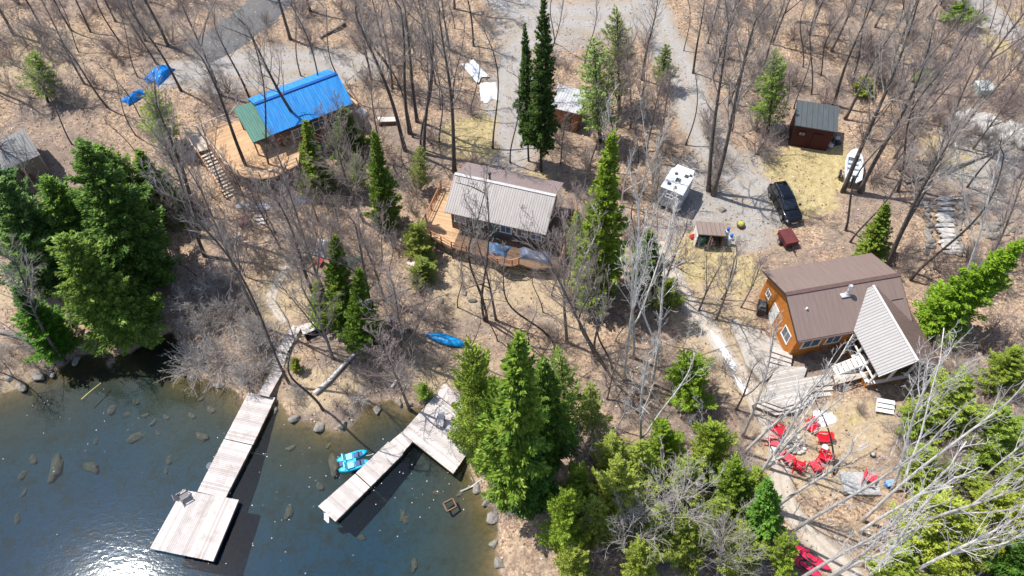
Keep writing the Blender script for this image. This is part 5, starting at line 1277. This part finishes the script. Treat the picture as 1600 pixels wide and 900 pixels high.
# ---- conifers, each with its own label
CON = [
 ('spruce',845,268,850,-6,58,None,'tallest dark green spruce in the middle at the top edge'),
 ('spruce',826,252,820,36,40,None,'slimmer dark spruce touching the left side of the tallest spruce'),
 ('fir',928,468,957,208,88,(1.25,1.2,.9),'tall narrow yellow green fir right of the grey roofed cabin'),
 ('pine',938,222,925,60,84,None,'pale green loose evergreen just right of the small brown shed'),
 ('pine',968,170,962,10,70,None,'pale green loose evergreen near the top, between gravel roads'),
 ('pine',1035,140,1040,70,46,None,'small olive evergreen at the left edge of the gravel road'),
 ('pine',1200,205,1212,78,66,(.9,1.0,.75),'grey green evergreen at the left side of the dark red shed'),
 ('fir',1362,398,1386,318,48,(1.1,1.05,1.0),'small yellow green fir behind the brown roofed cabin'),
 ('fir',1455,512,1598,378,88,(1.15,1.3,.7),'vivid green pointed fir leaning out right of the brown roofed cabin'),
 ('hemlock',205,522,95,368,124,(1.5,1.35,1.0),'yellow green feathery evergreen at the water edge, in front of the dark left group'),
 ('hemlock',230,440,128,225,140,(.95,1.0,.8),'biggest dark evergreen of the left group, at its right side'),
 ('hemlock',225,345,150,228,95,(1.25,1.3,.8),'bright topped evergreen at the upper right of the dark left group'),
 ('hemlock',95,440,-5,282,130,(1.1,1.1,1.2),'blue green evergreen at the left picture edge above the leaning trunk'),
 ('hemlock',165,420,70,278,120,(1.15,1.2,.8),'dark evergreen in the centre of the left group'),
 ('hemlock',30,345,-45,240,90,(.8,.95,1.0),'partly cut off dark evergreen at the left edge below the outbuilding'),
 ('fir',95,548,22,448,76,(.55,.85,.55),'small narrow dark green fir at the left shore beside leaning grey trunks'),
 ('hemlock',200,500,165,400,80,(.6,.75,.7),'low dark evergreen filling the gap behind the feathery shore evergreen'),
 ('pine',262,232,236,140,72,(1.1,1.15,.7),'yellowish thin evergreen just below the blue tarp heaps'),
 ('pine',75,160,52,80,60,(.9,1.0,.8),'faint green evergreen among bare trees in the far upper left'),
 ('fir',500,298,476,188,52,(1.2,1.1,1.1),'yellow green young evergreen in front of the blue roofed cabin'),
 ('fir',604,352,584,205,54,(.9,.95,.9),'taller narrow evergreen beside the yellow pot right of the blue roofed cabin'),
 ('pine',657,298,655,228,44,None,'small pale evergreen at the upper left of the grey roofed cabin'),
 ('hemlock',548,238,535,168,56,(1,1,.8),'short evergreen against the front right of the blue roofed cabin'),
 ('fir',537,505,523,368,62,(.9,.95,.8),'slender evergreen near the green canoe in the middle brush'),
 ('fir',507,500,495,438,44,(1.1,1.1,.9),'small evergreen bush beside the storage box by the boardwalk'),
 ('fir',566,540,560,420,60,(.8,.9,.8),'shaded evergreen in the thick grey brush above the fallen log'),
 ('cedar',655,400,650,352,56,(1.0,.9,1),'round yellow green bush at the left of the grey roofed cabin'),
 ('cedar',662,438,660,405,48,(.9,.85,1),'round yellow green bush by the bleached boards'),
 ('cedar',463,580,460,560,22,(1.0,.85,.8),'tiny yellow green bush right of the boardwalk steps'),
 ('cedar',664,622,660,600,26,None,'tiny green bush at the shore end of the right dock'),
 ('cedar',752,712,736,545,98,(1.05,1.05,.9),'bright green evergreen overhanging the sitting platform of the right dock'),
 ('spruce',802,790,812,520,124,(2.1,1.75,1.0),'tall green spruce in the middle of the shore clump'),
 ('cedar',772,745,770,600,70,(.85,.95,.8),'darker evergreen between the dock and the tall shore spruce'),
 ('spruce',858,740,848,560,100,(1.55,1.4,.9),'dark spruce at the right back of the shore clump'),
 ('pine',888,700,872,545,84,(1.0,1.1,.8),'loose grey green evergreen at the upper right of the shore clump'),
 ('pine',928,690,920,600,66,(1.1,1.05,.9),'pale olive evergreen right of the shore clump'),
 ('spruce',838,800,828,690,84,(1.1,1.2,.9),'low dark spruce at the water end of the shore clump'),
 ('cedar',880,858,884,772,74,(1.0,1.05,.7),'rounded bright cedar below the shore clump'),
 ('cedar',968,820,966,722,92,(1.35,1.2,1.3),'pale lime cedar left of the silvery many limbed tree'),
 ('cedar',1005,910,1000,850,70,(1.2,1.1,1.0),'lime cedar at the bottom edge left of centre right'),
 ('cedar',1040,735,1036,660,70,(.95,1.05,.6),'deep green cedar above the silvery many limbed tree'),
 ('cedar',1112,752,1112,664,84,(1.0,1.0,.7),'bright cedar at the upper right of the silvery many limbed tree'),
 ('cedar',1150,800,1150,720,70,(.85,.95,.7),'cedar between the silvery tree and the sandy path'),
 ('spruce',1192,850,1200,748,64,(1.6,1.8,1.1),'dark green spruce left of the concrete path near the bottom'),
 ('cedar',1222,895,1228,838,54,(1.0,1.05,.7),'cedar at the bottom directly left of the red kayaks'),
 ('cedar',1078,628,1078,556,80,(.85,1.0,.5),'rounded deep green evergreen left of the sandy path'),
 ('cedar',900,905,895,860,70,(1.1,1.0,1.0),'pale cedar at the bottom edge right of the lake'),
 ('cedar',1075,880,1070,810,74,(1.0,.95,1.0),'dull green cedar underneath the silvery tree'),
 ('cedar',1470,680,1505,592,110,(1.15,1.1,1.0),'broad lime green cedar right of the tan lawn'),
 ('cedar',1545,720,1572,640,92,(.95,1.0,.9),'green cedar at the right side beyond the broad lime cedar'),
 ('cedar',1450,865,1478,785,128,(1.35,1.2,.9),'widest yellow green cedar near the lower right corner'),
 ('cedar',1535,850,1562,770,110,(1.3,1.15,.8),'yellow green cedar right of the widest one near the lower right'),
 ('hemlock',1590,930,1625,840,110,(.75,.95,.6),'dark green evergreen in the lower right corner'),
 ('cedar',1400,915,1412,862,90,(1.15,1.1,.9),'lime cedar at the bottom edge below the birches'),
 ('cedar',1500,770,1515,722,70,(1.0,.95,.9),'small green cedar between the two pairs of lime cedars'),
 ('hemlock',1010,452,1015,362,60,(1.0,1.0,.8),'mixed evergreen within the birch thicket left of the sandy path'),
 ('cedar',1045,480,1045,440,44,(1.0,.95,.8),'low evergreen bush at the left edge of the sandy path'),
 ('cedar',1350,148,1352,122,36,(1.0,.9,.7),'lone small green bush in the upper right woods'),
 ('cedar',1500,38,1500,8,64,(.8,.95,.6),'green bush beside the road in the upper right corner'),
 ('pine',960,760,958,680,80,(1.3,1.2,.8),'airy pale green pine just above the pale lime cedar'),
 ('pine',1180,800,1185,730,60,(1.2,1.2,.7),'airy pine touching the top of the dark spruce by the concrete path'),
 ('cedar',905,800,905,735,70,(1.0,1.0,.8),'green cedar against the right foot of the shore clump'),
 ('pine',1000,770,1000,690,80,(1.2,1.2,.7),'airy yellow green pine behind the pale lime cedar'),
 ('pine',935,850,932,780,80,(1.2,1.15,.8),'airy pale pine between the rounded cedar and the pale lime cedar'),
 ('pine',1030,860,1030,790,80,(1.25,1.2,.8),'airy yellow green pine left of the silvery tree near the bottom'),
 ('pine',1120,850,1122,780,76,(1.15,1.15,.7),'airy pine right of the silvery tree near the bottom'),
 ('pine',1075,790,1075,715,76,(1.2,1.2,.7),'airy yellow green pine directly behind the silvery tree'),
 ('cedar',1160,890,1160,830,76,(1.1,1.05,.9),'lime cedar at the bottom edge left of the red kayaks'),
 ('pine',1430,760,1450,700,84,(1.2,1.2,.7),'airy yellow green pine below the broad lime cedar'),
 ('pine',1500,900,1520,830,90,(1.25,1.15,.7),'airy yellow green pine at the bottom between the two widest cedars'),
 ('pine',1580,790,1610,720,90,(1.2,1.15,.7),'airy pine at the right edge below the upper cedars'),
 ('pine',1425,680,1445,620,70,(1.1,1.15,.7),'airy pine under birch branches right of the porch steps'),
 ('cedar',1560,610,1590,545,70,(1.0,1.0,.8),'green bush at the right edge above the broad lime cedar'),
 ('pine',560,300,556,240,40,(.9,.95,.8),'thin evergreen in grey brush between the blue and grey roofed cabins'),
 ('pine',905,420,902,330,50,(1.0,1.1,.7),'thin yellow green evergreen at the left flank of the narrow fir'),
 ('fir',262,335,215,235,70,(.8,.95,.7),'dark narrow evergreen at the right flank of the left group'),
 ('cedar',1440,130,1442,112,34,(.8,.85,.7),'lone little bush in the brown woods left of the square green box'),
]
for k, bx, by, tx, ty, wp, tint, lb in CON: place(k, bx, by, tx, ty, wp, tint, label=lb)
# ---- individually placed bare trees: (kind, base, top)
BT = [('maple',283,142,196,-20),('maple',245,100,180,-10),('maple',393,162,335,10),('maple',168,168,70,50),('slim',215,120,160,0),('maple',394,280,290,60),
 ('slim',424,274,345,40),('maple',488,222,362,20),('slim',508,174,458,-10),('slim',541,143,478,-10),('slim',470,118,430,-20),('grey',569,347,505,180),
 ('maple',633,235,556,-10),('maple',640,208,604,-20),('maple',652,190,615,-30),('slim',657,232,628,10),('slim',645,215,585,30),('maple',662,240,668,20),('maple',710,268,684,-20),('maple',740,72,728,-60),('slim',711,45,700,-60),
 ('slim',770,232,758,40),('slim',797,254,790,110),('slim',867,68,874,-60),('slim',913,104,920,-20),('maple',1003,125,1020,-20),('maple',1083,115,1098,-30),('slim',1068,80,1082,-30),
 ('maple',1107,298,1132,-10),('maple',1114,304,1212,-10),('slim',967,168,958,30),('grey',985,200,985,60),('grey',1010,235,1040,120),('birch',1000,300,1045,165),
 ('slim',1255,105,1284,-30),('slim',1268,148,1298,-20),('slim',1283,118,1320,-20),('maple',1303,164,1360,-30),('maple',1333,125,1375,-30),('slim',1240,170,1262,40),
 ('maple',1317,300,1440,-10),('maple',1343,300,1465,20),('slim',1403,300,1500,60),('grey',1437,300,1545,70),('slim',1500,55,1535,-30),('slim',1547,45,1575,-40),('slim',1535,30,1560,-40),('slim',1577,118,1620,10),('slim',1560,55,1600,-40),('maple',1590,110,1640,0),
 ('slim',1322,360,1400,140),('slim',1328,378,1420,200),('maple',1384,416,1505,180),('slim',1422,438,1565,215),('birch',1497,460,1600,200),('grey',1537,425,1610,260),('maple',1395,395,1480,190),
 ('slim',757,500,712,285),('slim',762,502,762,260),('grey',775,500,745,370),('grey',520,490,430,260),('maple',495,470,410,300),('grey',600,470,560,330),('birch',615,520,600,400),('grey',640,560,600,420),('grey',585,500,540,330),
 ('slim',452,600,235,280),('grey',412,512,285,250),('slim',505,640,430,470),('grey',640,640,590,520),('grey',948,578,826,370),('slim',958,578,948,420),('slim',865,535,785,375),('grey',886,535,878,330),
 ('birch',975,592,985,270),('birch',990,560,1010,330),('birch',1018,600,1062,392),('slim',930,560,910,400),('birch',1000,712,1030,540),('birch',1100,718,1082,620),('birch',1160,682,1222,500),('lean_birch',1163,708,1300,560),('lean_birch',1168,784,1245,590),
 ('lean_birch',1223,842,1500,640),('lean_birch',1347,814,1610,590),('lean_birch',1343,832,1510,690),('lean_birch',1400,834,1620,735),('lean_birch',1307,898,1450,800),('lean_birch',1450,878,1570,820),('lean_birch',1527,900,1630,800),('lean_birch',1520,762,1630,655),('lean_birch',1393,768,1490,540),('lean_birch',1200,732,1320,590),('slim',1303,742,1310,590),('lean_birch',1207,798,1340,680),('lean_birch',1430,690,1470,540),('lean_birch',1400,650,1440,560),('lean_birch',1440,650,1530,560),
 ('lean_birch',1250,905,1420,800),('lean_birch',1410,905,1600,790),('lean_birch',1475,820,1640,700),('lean_birch',1290,905,1490,760),('lean_birch',1360,900,1530,730),('birch',896,480,925,320),('silver',1070,830,1075,740),('silver',935,740,905,680),('silver',1000,850,1010,780),('silver',1120,900,1135,830),('grey',760,700,748,600),('grey',1150,640,1190,560),('grey',520,560,470,430),
 ('grey',350,300,310,180),('grey',300,330,250,190),('maple',320,400,235,200),('maple',310,370,240,110),('birch',60,300,-10,200),('birch',90,548,-30,380),('birch',75,560,-20,500),('maple',100,565,-10,390),('grey',40,600,-40,560)]
for k, bx, by, tx, ty in BT: place(k, bx, by, tx, ty)
# ---- woods between: keep clear of roofs, roads, lawns and water
CLEAR = [(500,180,110,70),(330,240,60,60),(790,320,120,70),(1310,500,150,110),(1190,560,70,90),(1270,690,100,75),(1225,330,60,45),(1262,215,60,50),(1330,265,30,35),(1110,360,70,60),(1060,290,35,40),(1190,300,80,45),
 (440,105,190,32),(350,45,75,60),(800,130,40,110),(880,30,120,40),(1050,110,45,110),(1100,420,70,50),(1560,30,60,45),(1475,350,55,65),(1550,205,70,25),(800,440,110,30),(695,535,60,35),(240,135,60,45),(750,130,50,50),(420,470,60,50),(740,215,55,35),(1262,262,70,35),(890,165,35,50),(1342,752,50,25),(1265,830,50,70),(440,540,40,50),(585,190,60,40),(500,560,50,40),(690,630,70,60),(1240,780,50,60),(300,110,70,50)]
def clear(px, py, k=1.0):
    for cx, cy, rx, ry in CLEAR:
        if ((px-cx)/(rx*k))**2+((py-cy)/(ry*k))**2 < 1: return False
    p = G(px, py); return p.z > .35
rnd.seed(11)
def scatter(kinds, n, box, hr, mind, k=1.0, taken=[]):
    c = 0; tries = 0
    while c < n and tries < n*30:
        tries += 1; px = rnd.uniform(box[0], box[2]); py = rnd.uniform(box[1], box[3])
        if not clear(px, py, k) or any((px-a)**2+((py-b)*1.3)**2 < mind*mind for a, b in taken): continue
        taken.append((px, py)); place(rnd.choice(kinds), px, py, hm=rnd.uniform(*hr)); c += 1
tk = [(b[1], b[2]) for b in BT]
scatter(['maple','maple','slim','grey'], 44, (-40,-60,780,150), (9,15), 30, .9, tk)
scatter(['maple','grey','slim','grey'], 40, (1100,-60,1640,300), (8,14), 32, .9, tk)
scatter(['slim','grey'], 26, (540,100,1080,270), (7,12), 26, .9, tk)
scatter(['grey','slim'], 20, (240,280,660,500), (5,9), 28, .9, tk)
scatter(['grey','birch','slim'], 16, (880,420,1180,720), (5,10), 30, .9, tk)
scatter(['grey','birch'], 6, (880,700,1200,900), (4,6.5), 40, .9, tk)
scatter(['grey'], 7, (1420,560,1640,900), (4,7), 44, .9, tk)
scatter(['slim','grey'], 10, (-40,180,300,330), (7,11), 36, .9, tk)
# ---- brush
ts = []
scatter(['slim'], 12, (700,380,900,560), (5,9), 30, .9, tk)
scatter(['birch','slim'], 8, (940,240,1040,470), (8,12), 22, .8, tk)
def brush(kinds, n, box, hr, mind=15, k=.88): scatter(kinds, n, box, hr, mind, k, ts)
S3 = ['shrub_grey','shrub_mauve','shrub_mauve']
brush(S3, 44, (-20,0,620,180), (1.8,3.6), 22)
brush(S3, 24, (560,40,1080,260), (1.4,2.8), 18)
brush(S3, 70, (1100,0,1620,300), (1.7,3.6), 19)
brush(S3, 18, (1340,380,1620,560), (1.5,3.0), 20)
brush(['shrub_grey'], 46, (280,270,660,470), (1.6,3.2), 17)
brush(['shrub_grey','shrub_mauve'], 18, (560,450,700,620), (1.3,2.6), 18)
brush(['shrub_pale'], 13, (300,450,420,600), (2.2,3.3), 24, .6)
brush(['shrub_mauve','shrub_pale'], 6, (430,610,600,665), (.8,1.3), 20, .6)
brush(['shrub_grey','shrub_mauve'], 34, (850,220,1060,560), (1.4,2.8), 18)
brush(['shrub_grey','shrub_pale'], 26, (780,660,1210,900), (1.2,2.2), 22)
brush(['shrub_mauve','shrub_pale','shrub_grey'], 40, (1390,560,1620,900), (1.3,2.6), 24)
brush(['shrub_mauve','shrub_grey'], 14, (1020,560,1230,720), (1.2,2.2), 22)
brush(['shrub_grey'], 8, (640,380,900,420), (1.0,1.8), 20, .7)
brush(['shrub_grey','shrub_mauve'], 12, (-20,540,110,640), (.9,1.8), 18)
for px, py, hm in ((1280,545,1.3),(1300,556,1.4),(1268,560,1.1),(1320,548,1.2),(1340,640,1.2)): place('shrub_mauve', px, py, hm=hm)
for px, py, hm in ((700,372,1.2),(720,385,1.4),(740,400,1.3),(870,400,1.5),(890,390,1.6),(900,350,1.8),(905,310,1.7),(465,290,1.9),(440,300,2.0),(420,300,1.8),(520,280,2.0),(545,300,2.2),(530,330,2.2)): place('shrub_grey', px, py, hm=hm)
# ---- labels: kind, where it stands among the landmarks, and its order there
LM = [('the blue roofed cabin',470,170),('the grey roofed cabin',790,310),('the brown roofed cabin',1300,490),('the dark red shed',1262,205),('the black car',1222,322),('the white camper',1060,285),('the fire pit',1243,695),
 ('the blue tarp heaps',230,135),('the outbuilding',30,265),('the shore clump',820,680),('the left dock',330,740),('the storage box',488,518),('the blue canoe',697,532),('the open shelter',1108,365),('the stone slab stairs',1475,350),('the upper rock wall',1550,205),
 ('the red kayaks',1260,878),('the grey slab',1342,752),('the tallest spruce',845,240),('the snow by the driveway',755,130),('the white motor boat',1330,268),('the dark left evergreens',140,400),('the narrow fir',930,400),('the sandy path',1110,560),('the upper right road',1570,50),('the widest lime cedar',1450,840),('the long stair',345,275),('the silvery tree',1070,810),('the upper left asphalt',350,50),('the top gravel road',920,30),('the white plastic sheet',502,388)]
DESC = dict(maple='tall dark grey bare tree', slim='slender dark bare tree', grey='forked grey bare tree', birch='white barked birch', lean_birch='leaning white birch', silver='silvery many limbed bare tree', shrub_grey='grey leafless shrub', shrub_mauve='mauve brown leafless shrub', shrub_pale='pale dense leafless shrub')
ORD = ['first','second','third','fourth','fifth','sixth','seventh','eighth','ninth','tenth','eleventh','twelfth','thirteenth','fourteenth','fifteenth','sixteenth','seventeenth','eighteenth','nineteenth','twentieth']
BK = {}
for t in TREES:
    root, k, bx, by, Ht, tx = t; nm, lx, ly = min(LM, key=lambda l: math.hypot(l[1]-bx, (l[2]-by)*1.2)); dx, dy = bx-lx, (by-ly)*1.3
    rel = ('right of' if dx > 0 else 'left of') if abs(dx) > abs(dy) else ('below' if dy > 0 else 'above')
    BK.setdefault((DESC[k], rel, nm), []).append(t)
for (d, rel, nm), L in BK.items():
    L.sort(key=lambda t: t[2])
    for i, t in enumerate(L):
        lb = '%s %s %s' % (d, rel, nm)
        if len(L) > 1: lb += (', the leftmost' if i == 0 else ', the rightmost' if i == len(L)-1 else ', %s from the left' % ORD[min(i, 19)])
        w = lb.split()
        t[0]['label'] = lb; t[0]['group'] = ('shrubs' if 'shrub' in d else 'birches' if 'birch' in d else 'bare trees')+' around '+nm
# ---- fallen logs
def log(a, b, r, label, mat, lift=.1):
    A = G(*a); C = G(*b); A.z += lift+r*.6; C.z += lift+r*.6; B = MB(); n = 9; P = []
    for i in range(n):
        t = i/(n-1); p = A.lerp(C, t); P.append((p.x+.1*math.sin(t*7), p.y+.08*math.cos(t*6), p.z+.06*math.sin(t*5)))
    o = thing('fallen_log', label, 'log', tuple(A), 0, None); P = np.array(P)-np.array(A)
    B.tube(P, np.linspace(r, r*.6, n), 9); B.build('trunk', mat, o, True)
    for k in range(3):
        B = MB(); q = P[2+2*k]; B.tube([q, q+np.array([.5*math.cos(k*2.2), .5*math.sin(k*2.2), .45])], [r*.3, .02], 5); B.build('branch_stub', mat, o, True)
log((492,618),(566,545),.20,'thick pale fallen log slanting across the bank between the two docks', BK_birch)
log((612,608),(640,560),.12,'thin pale fallen log leaning at the shore left of the right dock ramp', BK_birch)
log((560,480),(640,452),.10,'bleached fallen stem in the grey brush above the blue canoe', BK_birch)
log((1415,288),(1555,240),.16,'long grey fallen trunk crossing the slope above the stone slab stairs', BK_grey)
log((540,40),(500,62),.18,'dark fallen log in the woods above the gravel turnaround', BK_dark)
log((1245,36),(1298,40),.12,'short fallen log on the leaves at the top right woods', BK_dark)
log((990,640),(1045,690),.10,'thin fallen stem in reddish leaves among the birches', BK_grey)
log((0,520),(95,545),.22,'thick bluish grey fallen trunk at the left shore', BK_grey)
log((720,770),(765,742),.08,'thin pale dead branch reaching into the shallows by the shore clump', BK_birch, .0)
# ---- loose twigs, dead stems and litter: nobody could count them
r = np.random.RandomState(5); N = 9000; B = MB()
X = r.uniform(-66, 66, N); Y = r.uniform(14, 92, N); Z = hgt(X, Y); V = []; Qd = []; k = 0
L = r.uniform(.25, 1.5, N)*r.rand(N)**.5+.15; A = r.uniform(0, 6.283, N); EL = np.where(r.rand(N) < .25, r.uniform(.2, 1.3, N), r.normal(0, .06, N))
ok = Z > .12
gx = att
for i in np.nonzero(ok)[0]:
    d = np.array([math.cos(A[i])*math.cos(EL[i]), math.sin(A[i])*math.cos(EL[i]), math.sin(abs(EL[i]))]); p = np.array([X[i], Y[i], Z[i]+.03])
    s = np.array([-math.sin(A[i]), math.cos(A[i]), 0])*r.uniform(.008, .022); u = np.array([0, 0, .02]); m = p+d*L[i]*.5+s*r.uniform(-5, 5); e = p+d*L[i]
    V += [p-s, p+s, p+u, m-s, m+s, m+u, e, e, e]; o = k*9
    Qd += [(o, o+1, o+4, o+3), (o+1, o+2, o+5, o+4), (o+2, o, o+3, o+5), (o+3, o+4, o+7, o+6), (o+4, o+5, o+8, o+7), (o+5, o+3, o+6, o+8)]; k += 1
tg = link('twigs', fastmesh('twigs', V, Qd, TW_grey)); tag(tg, kind='stuff')
N = 26000; X = r.uniform(-66, 66, N); Y = r.uniform(14, 92, N); Z = hgt(X, Y); ok = Z > .1; X = X[ok]; Y = Y[ok]; Z = Z[ok]; n = len(X)
a = r.uniform(0, 6.283, n); s = r.uniform(.05, .13, n)[:, None]; t1 = np.stack([np.cos(a), np.sin(a), r.normal(0, .35, n)], 1)*s; t2 = np.stack([-np.sin(a), np.cos(a), r.normal(0, .35, n)], 1)*s*.7
P = np.stack([X, Y, Z+.06], 1); V = np.stack([P-t1, P+t2, P+t1, P-t2], 1).reshape(-1, 3)
def littermat():
    m, nt, out = newmat('leaf_litter'); g = nt.nodes.new('ShaderNodeNewGeometry')
    principled(nt, out, ramp(nt, g.outputs['Random Per Island'], [(0, (.10,.06,.045)), (.3, (.30,.17,.11)), (.6, (.46,.32,.23)), (1, (.66,.54,.43))]), .8, 0, .2); return m
tag(link('leaf_litter', fastmesh('leaf_litter', V, np.arange(4*n).reshape(-1, 4), littermat())), kind='stuff')
# ---- pale specks of foam and pollen drifting on the water
N = 170; V = []; Qd = []
cl = [(430,770,50,40),(480,730,70,40),(420,640,40,60),(250,790,0,0),(60,740,70,60),(560,800,60,60),(400,840,60,50),(640,760,40,40),(130,660,50,40),(690,740,30,30)]
k = 0
for i in range(N):
    c = cl[r.randint(len(cl))]
    if not c[2]: continue
    x, y = at(c[0]+r.normal()*c[2], c[1]+r.normal()*c[3], 0)
    if hz(x, y) > -.15: continue
    q = r.uniform(.012, .042); a = r.rand()*6.28
    for j in range(5): V.append((x+q*math.cos(a+j*1.257)*r.uniform(.6, 1.3), y+q*math.sin(a+j*1.257)*r.uniform(.6, 1.3), .012))
    Qd.append(tuple(range(k, k+5))); k += 5
tag(link('foam_specks', fastmesh('foam_specks', V, Qd, M_snow)), kind='stuff')
# ================================================================ world, sun, camera
sv = Vector((-608, 256, 1214)).normalized()
w = bpy.data.worlds.new('World'); SC.world = w; w.use_nodes = True; nt = w.node_tree; nt.nodes.clear()
o_ = nt.nodes.new('ShaderNodeOutputWorld'); bg = nt.nodes.new('ShaderNodeBackground'); sk = nt.nodes.new('ShaderNodeTexSky')
sk.sky_type = 'NISHITA'; sk.sun_disc = False; sk.sun_elevation = math.asin(sv.z); sk.sun_rotation = math.atan2(sv.x, sv.y)
lk(nt, sk.outputs[0], bg.inputs[0]); bg.inputs[1].default_value = .125; lk(nt, bg.outputs[0], o_.inputs[0])
ld = bpy.data.lights.new('sun', 'SUN'); ld.energy = 4.2; ld.angle = math.radians(.55); ld.color = (1, .96, .90)
lo = bpy.data.objects.new('sun', ld); COL.objects.link(lo); lo.rotation_euler = sv.to_track_quat('Z', 'Y').to_euler()
cd = bpy.data.cameras.new('camera'); cd.sensor_width = 36; cd.lens = 36*F/1600; cd.clip_end = 6000; cd.clip_start = .5
co = bpy.data.objects.new('camera', cd); COL.objects.link(co); co.location = (0, 0, H); co.rotation_euler = (math.radians(35), 0, 0)
SC.camera = co
SC.view_settings.view_transform = 'Standard'; SC.view_settings.look = 'None'; SC.view_settings.exposure = .47; SC.view_settings.gamma = 1; SC.view_settings.use_curve_mapping = False
SC.cycles.max_bounces = 8; SC.cycles.transparent_max_bounces = 12; SC.cycles.diffuse_bounces = 3
